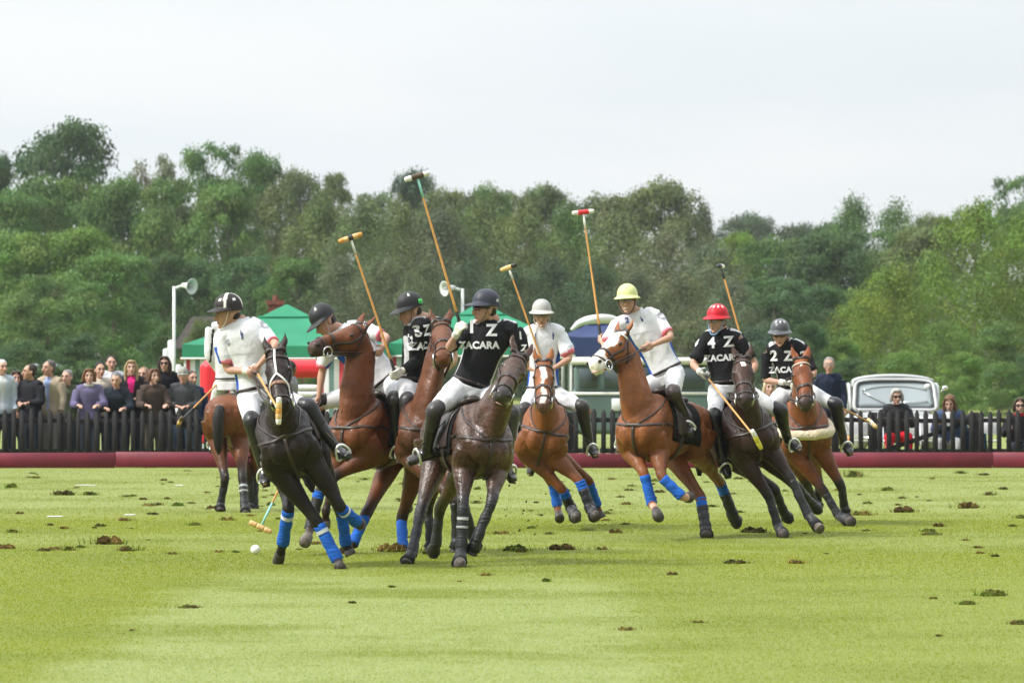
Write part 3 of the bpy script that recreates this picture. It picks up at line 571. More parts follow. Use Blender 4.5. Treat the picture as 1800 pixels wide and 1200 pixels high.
# ================================================================== GAZEBOS
gcan = M('green_canopy', srgb(62, 150, 116), .75, .25, bump=.3, bscale=3, trans=.3, noise=.08, nscale=2); ncan = M('navy_canopy', srgb(54, 66, 104), .75, .25, bump=.3, bscale=3)
wcan = M('white_canvas', (.78, .77, .76), .8, .2, bump=.3, bscale=5)
def gazebo(pc, py, halfpx, Y, eave, val, cm, label, wall=None, colw=None):
    s_ = Y / FPX; cx = (pc - 900) * s_; hw = halfpx * s_; ze = CAMH + (HY - eave) * s_; zp = CAMH + (HY - py) * s_; zv = CAMH + (HY - val) * s_; Yc = Y + hw
    root = empty('gazebo', (cx, Yc, 0), label, 'gazebo')
    g = Geo(); k1 = .27; zm = zp - (zp - ze) * .33
    ring = lambda h, z, sg=0: [(cx + h * a, Yc + h * b, z + (sg if (abs(a) < 1 or abs(b) < 1) else 0)) for a, b in [(-1, -1), (-.5, -1), (0, -1), (.5, -1), (1, -1), (1, -.5), (1, 0), (1, .5), (1, 1), (.5, 1), (0, 1), (-.5, 1), (-1, 1), (-1, .5), (-1, 0), (-1, -.5)]]
    rs = [ring(.02, zp), ring(hw * k1, zm, -.01), ring(hw * .66, zm - (zm - ze) * .56, -.04), ring(hw, ze, -.03), ring(hw + .02, zv, .02)]
    V = sum(rs, []); F = [(i * 16 + j, i * 16 + (j + 1) % 16, (i + 1) * 16 + (j + 1) % 16, (i + 1) * 16 + j) for i in range(4) for j in range(16)]; g.add(V, F)
    c = g.obj('canopy', cm, root, flat=True); g = Geo(); rr = ring(hw + .03, zv - .01, .0); V = []; 
    g.tube(np.array(rr + rr[:1]), .018, 6, 1); g.obj('hem', wcan, c)
    g = Geo(); rr = np.array(ring(hw * k1 + .01, zm + .012)); g.tube(np.vstack([rr, rr[:1]]), .02, 5, 1); g.obj('vent_edge', cm, c)
    for a in (-1, 1):
        for b in (-1, 1): g = Geo(); g.bx(cx + a * (hw - .05) - .025, cx + a * (hw - .05) + .025, Yc + b * (hw - .05) - .025, Yc + b * (hw - .05) + .025, 0, ze, bev=.005); g.obj('leg', wm, root)
    if wall:
        for (x0, x1, yy) in wall:
            g = Geo(); X0, X1 = (x0 - 900) * s_, (x1 - 900) * s_; n = max(2, int((X1 - X0) / .1)); cc = [srgb(196, 74, 82), srgb(214, 218, 220), srgb(110, 138, 134), srgb(226, 230, 232)] if colw is None else colw
            for i in range(n):
                a = X0 + (X1 - X0) * i / n; b = X0 + (X1 - X0) * (i + 1) / n; yo = .02 * math.sin(i * 1.9)
                g.add([(a, Yc - hw + yy + yo, .05), (b, Yc - hw + yy + .02 * math.sin(i * 1.9 + 1.9), .05), (b, Yc - hw + yy + .02 * math.sin(i * 1.9 + 1.9), zv), (a, Yc - hw + yy + yo, zv)], [(0, 1, 2, 3)], cc[i % len(cc)])
            g.obj('side_wall', M('striped_canvas', attr='Col', rough=.8, spec=.2), root, vcol=True, flat=True)
gazebo(497, 533, 176, 114, 605, 629, gcan, 'green gazebo with striped side wall behind the left horses', [(325, 440, .05), (560, 668, .05)])
gazebo(846, 528, 162, 118, 603, 625, gcan, 'green gazebo behind the front black-shirted rider', [(688, 722, .05)])
gazebo(1052, 560, 66, 122, 590, 628, ncan, 'small navy canopy behind the white-faced horse')
g = Geo(); Y = 120.5; s_ = Y / FPX   # white awning roll above the navy canopy
pts = [P(1004, 580, Y), P(1020, 567, Y), P(1045, 561, Y), P(1075, 562, Y + .5), P(1098, 576, Y + 1)]; g.tube(pts, [.04, .09, .12, .12, .07], 12, 4, flat=.8, ref=(0, 0, 1))
tag(g.obj('awning', wcan, origin=(pts[2][0], Y, 0)), 'rolled white awning on top of the navy canopy', 'awning')
# red inflatables and clutter by the gazebos
redm = M('red_vinyl', srgb(214, 40, 52), .4, .5, noise=.1, nscale=3)
def pillow(px0, px1, py0, py1, Y, label, m=redm, name='inflatable_cushion', cat='cushion'):
    a, b = P(px0, py0, Y), P(px1, py1, Y); g = Geo(); c = (a + b) / 2; g.box(c, (((b[0] - a[0]) / 2, 0, 0), (0, .3, 0), (0, 0, (a[2] - b[2]) / 2)), bev=min(.14, (a[2] - b[2]) * .4)); o = g.obj(name, m, vox=.03, smooth=4, origin=(c[0], Y, 0)); tag(o, label, cat)
pillow(444, 572, 632, 664, 112, 'long red padded barrier hanging behind the dark bay horse', name='padded_barrier', cat='barrier')
pillow(352, 394, 630, 706, 112, 'tall red padded barrier left of the umpire horse', name='padded_barrier', cat='barrier')
pillow(700, 748, 652, 690, 111, 'upper red inflatable cushion behind the black-sleeved arm')
pillow(696, 735, 690, 740, 111, 'lower red inflatable cushion behind the riders')
pillow(288, 300, 748, 786, 104, 'small red cooler box behind the fence', name='cooler_box', cat='box')
pillow(354, 366, 720, 780, 104, 'red gas bottle shaped pad behind the fence by the umpire', name='padded_post', cat='post')
pillow(520, 560, 676, 686, 110, 'topmost folded grey blanket of the pile', wcan, 'folded_blanket', 'blanket')
pillow(516, 566, 687, 697, 110, 'middle folded grey blanket of the pile', wcan, 'folded_blanket', 'blanket')
pillow(518, 572, 698, 712, 110, 'bottom folded grey blanket of the pile', wcan, 'folded_blanket', 'blanket')

# ================================================================== VEHICLES
glass = M('car_glass', (.30, .34, .36), .12, .6, noise=.06, nscale=2); tyre = M('tyre', (.02, .02, .02), .8); chrome = M('chrome', (.7, .7, .7), .18, metal=1)
silver = M('silver_paint', (.46, .47, .47), .3, .5, coat=.5); interior = M('interior', (.22, .2, .19), .8)
def wheel(root, c, ax, r_, wd):
    c = np.asarray(c); ax = nrm(ax); u = nrm(np.cross(ax, (0, 0, 1))); v = np.cross(ax, u); g = Geo(); pr = [(-wd / 2, r_ * .8), (-wd / 2, r_ * .95), (-wd / 3, r_), (wd / 3, r_), (wd / 2, r_ * .95), (wd / 2, r_ * .8)]
    g.loft([c + ax * t for t, _ in pr], [u * q for _, q in pr], [v * q for _, q in pr], 24); w_ = g.obj('wheel', tyre, root); g = Geo(); g.loft([c + ax * t for t in (-wd / 2 - .01, wd / 2 + .01)], [u * r_ * .6] * 2, [v * r_ * .6] * 2, 20); g.obj('rim', chrome, w_)
def vintage_car():
    Y = 106.5; s_ = Y / FPX; cx = (1580 - 900) * s_; root = empty('vintage_car', (cx, Y + 1.6, 0), 'silver vintage car with a tall windscreen parked facing the fence', 'car')
    z = lambda py: CAMH + (HY - py) * s_; W = 79 * s_
    g = Geo()   # lower body, front towards the camera
    st = [(Y - .1, .30, .42, .62), (Y + .05, .62, .36, .80), (Y + .5, .72, .34, .88), (Y + 1.0, .82, .34, .93), (Y + 1.8, .86, .34, .95), (Y + 2.8, .86, .34, .93), (Y + 3.5, .78, .36, .82), (Y + 3.8, .5, .42, .66)]
    g.body([((cx, yy, (a + b) / 2), ww, (b - a) / 2) for yy, ww, a, b in st], (1, 0, 0), (0, 0, 1), 3, 28, p=3.4)
    for sx in (-1, 1):
        for yy in (Y + .45, Y + 2.95): g.ell((cx + sx * .70, yy, .52), ((.2, 0, 0), (0, .52, 0), (0, 0, .36)), 18)
    g.obj('body', silver, root, vox=.035, smooth=4)
    g = Geo()   # cabin shell
    hw = W; zt, zb = z(661), z(722); st = [(Y + 1.10, zb, .93 * hw), (Y + 1.22, z(700), .945 * hw), (Y + 1.42, z(676), .95 * hw), (Y + 1.62, zt + .0, .9 * hw)]
    roof = []
    for i, yy in enumerate(np.linspace(Y + 1.40, Y + 2.9, 9)):
        t = i / 8; zc = zt - .02 + .06 * math.sin(math.pi * min(1, t * .9 + .25)) - (.35 * max(0, t - .72) / .28 if t > .72 else 0); roof.append([(cx + hw * .93 * math.sin(a) , yy, zc - .13 * (1 - math.cos(a * 1.0)) - (.10 if abs(a) > 1.45 else 0)) for a in np.linspace(-1.5, 1.5, 15)])
    g.sheet(roof, thick=.04); g.obj('roof', silver, root)
    P4 = lambda u, v: np.array([cx + u * hw * (.95 - .06 * v), Y + 1.08 + .36 * v - .09 * u * u, zb + (zt - .05 - zb) * v - .07 * v * u ** 4])
    g = Geo(); g.sheet([[P4(u, v) for u in np.linspace(-.93, .93, 15)] for v in np.linspace(.08, .93, 6)], thick=.01, nv=(0, -1, 0)); wsn = g.obj('windscreen', glass, root)
    g = Geo(); rim = [P4(u, 0.02) for u in np.linspace(-.9, .9, 9)] + [P4(.98, v) for v in (.12, .5, .85)] + [P4(u, .97) for u in np.linspace(.9, -.9, 9)] + [P4(-.98, v) for v in (.85, .5, .12)]; rim.append(rim[0]); g.tube(np.array(rim) + [0, -.02, 0], .035, 8, 2); g.obj('windscreen_frame', silver, root)
    g = Geo(); rim2 = [P4(u, 0.08) for u in np.linspace(-.86, .86, 9)] + [P4(.93, v) for v in (.15, .5, .85)] + [P4(u, .93) for u in np.linspace(.86, -.86, 9)] + [P4(-.93, v) for v in (.85, .5, .15)]; rim2.append(rim2[0]); g.tube(np.array(rim2) + [0, -.035, 0], .016, 6, 2); g.obj('window_seal', dkm, wsn)
    g = Geo(); g.tube(np.array([P4(u, .78 - .16 * u * u) for u in np.linspace(-.8, .8, 9)]) + [0, -.02, 0], .010, 6, 1); g.tube([P4(-.78, .62) + [0, -.03, 0], P4(-.2, .2) + [0, -.03, 0]], .014, 6, 1); g.tube([P4(.05, .25) + [0, -.03, 0], P4(.8, .3) + [0, -.03, 0]], .012, 6, 1); g.obj('wiper', chrome, root)
    g = Geo(); c = P4(.83, .80) + [0, -.03, 0]; g.loft([c, c + [0, -.006, 0]], [(.065, 0, 0)] * 2, [(0, 0, .055)] * 2, 18); g.obj('badge', M('badge_white', (.8, .8, .8), .5), wsn)
    for sx in (-1, 1):
        g = Geo(); g.tube([(cx + sx * hw * .97, Y + 1.25, zb), (cx + sx * hw * 1.0, Y + 1.6, zt - .2), (cx + sx * hw * .97, Y + 2.6, zt - .22), (cx + sx * hw * .95, Y + 3.1, zb)], .035, 6, 3); g.obj('side_pillar', silver, root)
        g = Geo(); g.sheet([[(cx + sx * hw * (.96 - .02 * v), Y + 1.35 + 1.5 * u, zb + (zt - .22 - zb) * v) for u in (0, .5, 1)] for v in (0, .5, 1)]); g.obj('side_window', glass, root)
        g = Geo(); c = np.array([cx + sx * .52, Y - .05, .70]); g.ell(c, ((.1, 0, 0), (0, .07, 0), (0, 0, .1)), 16); g.obj('headlight', chrome, root)
        g = Geo(); c = np.array([cx + sx * (hw + .1), Y + 1.0, zb + (.42 if sx > 0 else .08)]); g.ell(c, ((.06, 0, 0), (0, .03, 0), (0, 0, .05)), 12); g.tube([c, c + [-sx * .12, .05, -.1]], .01, 5, 1); g.obj('wing_mirror', chrome, root)
        for yy in (Y + .5, Y + 2.95): wheel(root, (cx + sx * .70, yy, .31), (1, 0, 0), .31, .15)
    g = Geo(); g.tube([(cx - .7, Y - .15, .42), (cx, Y - .2, .42), (cx + .7, Y - .15, .42)], .04, 8, 3); g.obj('bumper', chrome, root)
    g = Geo(); g.bx(cx - hw * .9, cx + hw * .9, Y + 1.45, Y + 2.9, .9, 1.08); g.obj('dashboard', interior, root)
vintage_car()
def off_roader():
    Y = 105.8; s_ = Y / FPX; z = lambda py: CAMH + (HY - py) * s_; X = lambda px: (px - 900) * s_; x0, x1 = X(1012), X(1262); root = empty('off_road_car', ((x0 + x1) / 2, Y + 1, 0), 'grey-green boxy off-road car with a pale roof behind the white-faced horse', 'car')
    grn = M('grey_green_paint', srgb(88, 108, 102), .4, .5, noise=.08, nscale=2); cream = M('cream_roof', (.72, .70, .64), .5)
    g = Geo(); g.bx(x0 - .9, x1 + .2, Y, Y + 1.7, .5, z(690), bev=.06); g.bx(x0 - .02, x1 + .15, Y + .06, Y + 1.64, z(690), z(642), bev=.05); g.obj('body', grn, root, vox=.03, smooth=2)
    g = Geo(); g.bx(x0 - .1, x1 + .2, Y + .0, Y + 1.7, z(641), z(628), bev=.04); g.obj('roof', cream, root)
    for a, b in ((1018, 1050), (1062, 1140), (1150, 1238)):
        g = Geo(); g.bx(X(a), X(b), Y + .03, Y + .055, z(682), z(648), bev=.01); g.obj('window', M('dark_glass', (.06, .08, .085), .15, .5), root)
    g = Geo(); g.bx(x0 - .9, x1 + .2, Y - .02, Y - .003, z(694), z(689)); g.obj('trim_strip', cream, root)
    g = Geo(); g.bx(x0 - .93, x0 - .9, Y + .1, Y + 1.6, .55, .98); g.obj('grille', dkm, root)
    for yy in (Y + .25, Y + 1.45):
        g = Geo(); g.loft([(x0 - .96, yy, .8), (x0 - .9, yy, .8)], [(0, .1, 0)] * 2, [(0, 0, .1)] * 2, 16); g.obj('headlight', chrome, root)
    g = Geo(); g.loft([(X(1034), Y - .03, z(723)), (X(1034), Y, z(723))], [(.05, 0, 0)] * 2, [(0, 0, .05)] * 2, 14); g.obj('indicator', M('orange_lens', srgb(214, 92, 52), .3), root)
    g = Geo(); g.loft([(X(1080), Y - .03, z(772)), (X(1080), Y, z(772))], [(.07, 0, 0)] * 2, [(0, 0, .09)] * 2, 16); g.obj('fuel_cap', cream, root)
    g = Geo(); g.bx(X(1075), X(1102), Y - .04, Y - .004, z(722), z(700), bev=.01); g.obj('side_locker', wm, root)
    g = Geo(); g.bx(X(1040), X(1050), Y - .12, Y - .06, z(668), z(640), bev=.01); g.bx(X(1044), X(1046), Y - .08, Y + .03, z(668), z(664)); g.obj('wing_mirror', dkm, root)
    for xx in (x0 - .35, x1 - .5):
        for yy in (Y + .1, Y + 1.6): wheel(root, (xx, yy, .38), (0, 1, 0), .38, .2)
off_roader()
# pale car far behind the crowd on the left
def far_car(px, Y, col, label):
    s_ = Y / FPX; cx = (px - 900) * s_; root = empty('parked_car', (cx, Y, 0), label, 'car'); m = M('far_paint' + str(px), col, .35, .5, coat=.4)
    g = Geo(); g.body([((cx + t, Y, zc), .82, h) for t, zc, h in ((-2.1, .55, .2), (-1.9, .6, .3), (-1, .65, .38), (0, .66, .4), (1.2, .66, .4), (1.95, .62, .3), (2.1, .55, .2))], (0, 1, 0), (0, 0, 1), 3, 20, p=4); g.obj('body', m, root)
    g = Geo(); g.body([((cx + t, Y, 1.0 + h / 2), .7, h / 2) for t, h in ((-1.2, .12), (-.6, .75), (.4, .84), (1.1, .72), (1.7, .12))], (0, 1, 0), (0, 0, 1), 3, 20, p=4); g.obj('cabin', glass, root)
    g = Geo(); g.body([((cx + t, Y, 1.42), .66, .04) for t in (-.5, .2, 1.0)], (0, 1, 0), (0, 0, 1), 2, 16, p=4); g.obj('roof', m, root)
    for t in (-1.3, 1.35):
        for yy in (-.75, .75): wheel(root, (cx + t, Y + yy, .32), (0, 1, 0), .32, .18)
far_car(70, 260, (.6, .62, .64), 'white car parked far behind the crowd at the left')
# ================================================================== HORSES
coat_m = M('horse_coat', attr='Col', rough=.48, spec=.27, noise=.26, nscale=6, bump=.5, bscale=20, rvar=.16, streak=.20)
hair_m = M('horse_hair', (.012, .010, .009), .6, .3, bump=.6, bscale=60, stretch=(1, 1, .15))
hoof_m = M('hoof_horn', (.055, .045, .038), .5, .4, noise=.4, nscale=25, bump=.3, bscale=40); pale_hoof = M('pale_hoof', (.13, .11, .09), .55, .3, noise=.5, nscale=25, bump=.3, bscale=40)
steel = M('steel', (.75, .75, .76), .22, .5, metal=1); lea = M('dark_leather', (.035, .022, .018), .42, .5, noise=.25, nscale=20); tanl = M('tan_leather', (.22, .12, .075), .5, .4, noise=.2, nscale=20); whl = M('white_leather', (.72, .70, .66), .5, .3)
wr_blue = M('blue_bandage', srgb(24, 92, 186), .7, .3, noise=.22, nscale=14, bump=.7, bscale=9, stretch=(1, 1, 6)); wr_black = M('black_boot', (.016, .017, .02), .5, .5, noise=.3, nscale=14, bump=.6, bscale=12, stretch=(1, 1, 4))
wr_white = M('white_tape', (.6, .62, .64), .7, .3); eye_m = M('horse_eye', (.012, .008, .006), .08, .8); pink_m = M('tongue', (.55, .3, .28), .4, .5); fleece = M('sheepskin', (.66, .56, .40), .95, .1, noise=.15, nscale=30, bump=1, bscale=45, sheen=.4)
padm = M('saddle_cloth', (.018, .018, .02), .9, .1); nostril_m = M('nostril', (.02, .012, .012), .7)

coat_wet = mat('wet_coat', attr='Col', rough=.34, spec=.5, noise=.28, nscale=12, bump=.6, bscale=24, rvar=.16, streak=.25)
def horse(name, lab, W, yaw, pitch, roll, poll, muz, face, legs, coat, k=1.0, dark=(.02, .015, .012), points=1, blaze=None, wraps=None, pad=padm, hoofs=None, muzzle=None, mottled=0, neckL=.80, headL=.59, bridle=lea, white_noseband=False, browband=None, bodylen=1.0, tail=True, sheep=False, ears=((.10, .13), (.10, .13)), rein_to=None, dorsal_line=0, saddle_back=.0):
    psi, pt, rl = R(yaw), R(pitch), R(roll)
    F = nrm([math.sin(psi) * math.cos(pt), -math.cos(psi) * math.cos(pt), math.sin(pt)]); Lt = nrm(np.cross([0, 0, 1], F)); U = np.cross(F, Lt)
    # roll: positive leans the back towards the horse's left
    U2 = U * math.cos(rl) + Lt * math.sin(rl); L2 = Lt * math.cos(rl) - U * math.sin(rl); U, Lt = U2, L2
    Wp = P(*W); O = Wp - k * (.36 * F + 1.55 * U)          # body origin at ground level below mid-trunk
    B = lambda x, y, z: O + k * (x * bodylen * F + y * Lt + z * U)
    g = Geo()
    st = [(-.80, 1.24, .07, .10), (-.75, 1.25, .17, .19), (-.62, 1.265, .245, .245), (-.45, 1.265, .275, .265), (-.25, 1.225, .265, .265), (-.02, 1.175, .285, .29), (.18, 1.165, .275, .315), (.36, 1.185, .235, .345), (.50, 1.17, .215, .32), (.62, 1.14, .195, .245), (.72, 1.13, .15, .17), (.77, 1.13, .08, .09)]
    g.body([(B(x, 0, z), w_ * .90 * k, h * k) for x, z, w_, h in st], Lt, U, 4, 28, p=2.25)
    for s in (-1, 1):
        g.tube([B(.34, s * .09, 1.44), B(.48, s * .14, 1.30), B(.64, s * .14, 1.12), B(.55, s * .145, 1.02), B(.43, s * .14, .93)], np.array([.08, .11, .105, .105, .09]) * k, 14, 3)   # shoulder
        g.tube([B(.40, s * .13, 1.46), B(.46, s * .17, 1.30), B(.52, s * .18, 1.16)], np.array([.03, .045, .04]) * k, 10, 3)
        g.tube([B(-.40, s * .17, 1.34), B(-.36, s * .215, 1.16), B(-.36, s * .19, .98)], np.array([.06, .075, .06]) * k, 10, 3)
        g.ell(B(.50, s * .165, .98), (F * .07 * k, Lt * .055 * k, U * .10 * k))
        g.ell(B(.70, s * .095, 1.08), (F * .085 * k, Lt * .09 * k, U * .13 * k))                                            # pectoral
        g.ell(B(-.52, s * .14, 1.27), (F * .24 * k, Lt * .13 * k, U * .22 * k))                                             # rump
    # neck and head
    base = B(.50, 0, 1.24); pp = solve(B(.52, 0, 1.30), poll[0], poll[1], neckL * k, poll[2]); mz = solve(pp, muz[0], muz[1], headL * k, muz[2])
    A = nrm(mz - pp); D = orth(face, A); S = np.cross(A, D); S = S if S @ Lt > 0 or abs(S @ Lt) < .0 else S
    # lateral axis of the head: choose the horse's left
    if S @ Lt < 0: S = -S
    hl = np.linalg.norm(mz - pp); H = lambda t, u, v: pp + A * hl * t + S * u * k + D * v * k
    tdir = nrm(pp - base); up0 = orth(U * .6 - F * .8, tdir); upP = orth(-A * .9 + D * .35 if abs(A @ tdir) < .95 else -D, tdir)
    nb = (base + pp) / 2 + up0 * .015 * k + F * .03 * k; thr = pp + A * .05 - D * .045 * k
    g.body([(B(.34, 0, 1.20), .17 * k, .30 * k), (B(.50, 0, 1.24), .165 * k, .29 * k), (base + (pp - base) * .30 + F * .02 * k, .135 * k, .232 * k), (nb + tdir * .02, .108 * k, .185 * k), (base + (pp - base) * .74, .088 * k, .145 * k), (thr, .070 * k, .110 * k), (thr + tdir * .03 * k, .045 * k, .07 * k)], [Lt, Lt, Lt, nrm(Lt + S), nrm(Lt * .5 + S), S, S], [U, nrm(U + up0), up0, nrm(up0 + upP), upP, upP, upP], 4, 22)
    hs = [(-.07, .035, .045, -.03), (0, .062, .085, -.045), (.12, .082, .118, -.065), (.26, .094, .130, -.078), (.38, .088, .120, -.072), (.50, .072, .106, -.062), (.64, .062, .090, -.050), (.78, .062, .084, -.048), (.89, .066, .082, -.048), (.97, .058, .070, -.050), (1.03, .034, .042, -.054)]
    g.body([(H(t, 0, v), a * k * 1.16, b * k * 1.08) for t, a, b, v in hs], S, D, 4, 22, p=2.3)
    for s in (-1, 1):
        g.ell(H(.30, s * .082, -.010), (A * .055 * k, S * .026 * k, D * .034 * k), 10)      # eye bulge
        g.ell(H(.27, s * .070, -.10), (A * .09 * k, S * .035 * k, D * .075 * k), 12)       # cheek
        g.ell(H(.91, s * .046, -.004), (A * .045 * k, S * .026 * k, D * .030 * k), 10)     # nostril
        e, ew = ears[0 if s > 0 else 1]; eb = H(-.02, s * .055, .012); et = eb + (nrm(-A * .75 + np.array([0, 0, .7]) + S * s * .28) * .195) * k; em = (eb + et) / 2 + S * s * .014 * k
        g.tube([eb - (et - eb) * .15, eb + (et - eb) * .25, em, et], np.array([.032, .043, .034, .006]) * k, 10, 4, flat=.45, ref=D)
    g.ell(H(.985, 0, -.105), (A * .035 * k, S * .036 * k, D * .024 * k), 10)   # lower lip
    # legs
    joints = {}; wrapgeo = {}
    for key, (jn, wrp) in legs.items():
        fore = key[0] == 'F'; s = 1 if key[1] == 'L' else -1
        if fore:
            top = B(.47, s * .15, .94); sh = B(.60, s * .16, 1.10); LL = (.43, .275, .205)
        else:
            top = B(-.42, s * .15, 1.03); sh = B(-.50, s * .15, 1.22); LL = (.50, .36, .20)
        J = [top]; q = top
        if len(jn) == 4: top = solve(sh, jn[0][0], jn[0][1], (.22 if fore else .34) * k, jn[0][2]); J = [top]; q = top; jn = jn[1:]
        for (x, y, sg), L in zip(jn, LL):
            if abs(sg) > 1.5: n = P(x, y, sg)             # explicit depth
            else: n = solve(q, x, y, L * k, sg)
            J.append(n); q = n
        e, kn, fe, ho = J; joints[key] = J; cor = fe + (ho - fe) * .58
        nd = nrm(kn - e); cn = nrm(fe - kn)
        if fore:
            m = e + (kn - e) * .35; g.tube([sh, (sh + e) / 2, e, m, e + (kn - e) * .72, kn - nd * .04 * k, kn + cn * .035 * k, kn + (fe - kn) * .35, kn + (fe - kn) * .78, fe, fe + (cor - fe) * .5, cor], np.array([.11, .13, .122, .094, .060, .056, .048, .036, .035, .046, .037, .044]) * k, 14, 4)
            g.ell(e + (kn - e) * .18 - F * .012, (nd * .13 * k, orth(F, nd) * .10 * k, np.cross(nd, orth(F, nd)) * .072 * k), 12)
        else:
            stf = e; g.tube([sh, (sh + stf) / 2 - F * .02 * k, stf, stf + (kn - stf) * .38, stf + (kn - stf) * .76, kn - nd * .02 * k, kn + cn * .06 * k, kn + (fe - kn) * .4, kn + (fe - kn) * .8, fe, fe + (cor - fe) * .5, cor], np.array([.19, .165, .135, .096, .060, .058, .050, .040, .038, .048, .039, .046]) * k, 14, 4)
            g.ell(kn - cn * .03 * k - F * .035 * k, (nd * .055 * k, cn * .05 * k, np.cross(nd, F) * .03 * k), 10)       # point of hock
    fp = {q_: j for q_, j in joints.items()}
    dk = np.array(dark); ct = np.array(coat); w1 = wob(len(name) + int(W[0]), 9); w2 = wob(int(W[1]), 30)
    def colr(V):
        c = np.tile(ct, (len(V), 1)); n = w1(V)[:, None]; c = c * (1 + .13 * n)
        hgt = (V - O) @ U / k; c = c * np.clip(.80 + .28 * (hgt[:, None] - .75), .72, 1.12)     # shade painted into the coat: darker towards the belly, lighter towards the back
        if mottled:
            mk = np.clip((w2(V) * .5 + n[:, 0] * .6 - .25) * 1.6, 0, 1)[:, None] * mottled; c = c * (1 - mk) + np.array([.13, .085, .06]) * mk
        if points:
            for q_, (e, kn, fe, ho) in fp.items():
                for a, b, f0 in ((e, kn, 0), (kn, fe, 1), (fe, ho, 1)):
                    ab = b - a; t = np.clip((V - a) @ ab / (ab @ ab), 0, 1); d = np.linalg.norm(V - (a + t[:, None] * ab), axis=1); m = np.clip((.10 * k - d) / .03, 0, 1)
                    m = m * (np.clip((t - .62) / .3, 0, 1) if not f0 else 1) * points; c = c * (1 - m[:, None]) + dk * m[:, None]
        if muzzle is not None:
            t = (V - pp) @ A / hl; d = np.linalg.norm(V - (pp + np.clip(t, 0, 1)[:, None] * A * hl), axis=1); m = np.clip((t - .72) / .16, 0, 1) * (d < .16 * k) * (t < 1.2); c = c * (1 - m[:, None]) + np.array(muzzle) * m[:, None]
        if blaze:
            r_ = V - pp; t = r_ @ A / hl; u = (r_ @ S) / k; v = (r_ @ D) / k; d = np.linalg.norm(r_ - np.clip(t, 0, 1)[:, None] * A * hl, axis=1)
            for (t0, t1, wd, vmin) in blaze:
                m = (t > t0) & (t < t1) & (np.abs(u + .012 * np.sin(t * 14)) < wd) & (v > vmin) & (d < .2 * k); c[m] = (.72, .66, .60)
        for q_, wcol in (wraps or {}).items():
            if wcol == 'sock' or wcol == 'pink':
                e, kn, fe, ho = fp[q_]; d = np.linalg.norm(V - (fe + (ho - fe) * .3), axis=1); m = d < .11 * k; c[m] = (.7, .66, .62) if wcol == 'sock' else (.5, .3, .2)
        return np.clip(c, .004, 1)
    gp = np.array([Wp[0], Wp[1], 0]); root = empty('horse', gp, lab, 'horse', 'polo horses')
    f1, f2 = wob(int(W[0]), 11), wob(int(W[0]) + 1, 24)
    def musc(V, n_):
        q = (V - O) @ np.stack([F, Lt, U]).T; q2 = q * [1.5, 1, .55]; r_ = 1 - np.abs(f1(q2)); hh = np.clip((q[:, 2] - .75) / .3, .25, 1); return V + n_ * ((r_ * .011 + f2(q) * .0035 - .005) * hh)[:, None]
    bo = g.obj('body', coat_wet if mottled else coat_m, root, vox=.012, smooth=2, colfn=colr, disp=musc); bv = bvh_of(bo)
    # hooves, bandages
    for i, (q_, (e, kn, fe, ho)) in enumerate(joints.items()):
        cor = fe + (ho - fe) * .52; ax = nrm(ho - fe); fw = orth(F + ax * .3, ax) if abs(F @ ax) < .95 else orth(U, ax); sd = np.cross(ax, fw); gg = Geo()
        gg.loft([cor, cor + (ho - cor) * .12, cor + (ho - cor) * .9 + fw * .014 * k, ho + fw * .016 * k], [fw * .045 * k, fw * .050 * k, fw * .060 * k, fw * .058 * k], [sd * .043 * k, sd * .046 * k, sd * .054 * k, sd * .050 * k], 18)
        gg.obj('hoof', pale_hoof if (hoofs and q_ in hoofs) else hoof_m, root)
        wrp = legs[q_][1]; cn = fe - kn
        if wrp:
            for (m_, a, b, rr) in {'blue': [(wr_blue, .06, 1.02, .052)], 'bluew': [(wr_blue, .02, 1.0, .054), (wr_white, .16, .26, .057)], 'black': [(wr_black, .02, 1.06, .047)], 'blueblack': [(wr_blue, .0, .36, .056), (wr_black, .3, 1.12, .057)], 'blackblue': [(wr_blue, -.08, .16, .056), (wr_black, .1, 1.05, .055)], 'blackw': [(wr_black, .0, 1.06, .050), (wr_white, .25, .32, .053), (wr_white, .45, .5, .053)], 'sockblue': [(wr_blue, .04, .98, .052)]}[wrp]:
                gg = Geo(); ts = np.linspace(a, b, 9); rn = .003 * np.sin(np.arange(9) * 2.3); gg.tube([kn + cn * t for t in ts], (rr + rn + .006 * (ts > .85)) * k, 16, 2); gg.obj('leg_wrap', m_, root, disp=(lambda V, n_, f=wob(i + 3, 40): V + n_ * (f(V) * .002)[:, None]))
            if wrp in ('black', 'blackw', 'blueblack'):
                gg = Geo(); gg.loft([fe - cn * .0, fe + (cor - fe) * .4, cor + (ho - cor) * .45], [fw * .052 * k, fw * .052 * k, fw * .078 * k], [sd * .052 * k, sd * .050 * k, sd * .068 * k], 16); gg.obj('bell_boot', wr_black, root)
    # eyes, nostrils
    for s in (-1, 1):
        gg = Geo(); c = H(.30, s * .102, -.008); gg.ell(c, (A * .025 * k, S * .016 * k, D * .020 * k), 12); gg.obj('eye', eye_m, root)
        gg = Geo(); c = H(.925, s * .078, -.004); gg.ell(c, (nrm(A + D * .3) * .027 * k, S * .011 * k, D * .017 * k), 10); gg.obj('nostril', nostril_m, root)
    gg = Geo(); gg.tube([H(.84, .066, -.115), H(.93, .066, -.095), H(1.01, .036, -.085), H(1.035, 0, -.082), H(1.01, -.036, -.085), H(.93, -.066, -.095), H(.84, -.066, -.115)], .007 * k, 6, 3); gg.obj('mouth', pink_m if name in 'DF' else nostril_m, root)
    gg = Geo()      # clipped mane ridge and forelock
    ridge = []
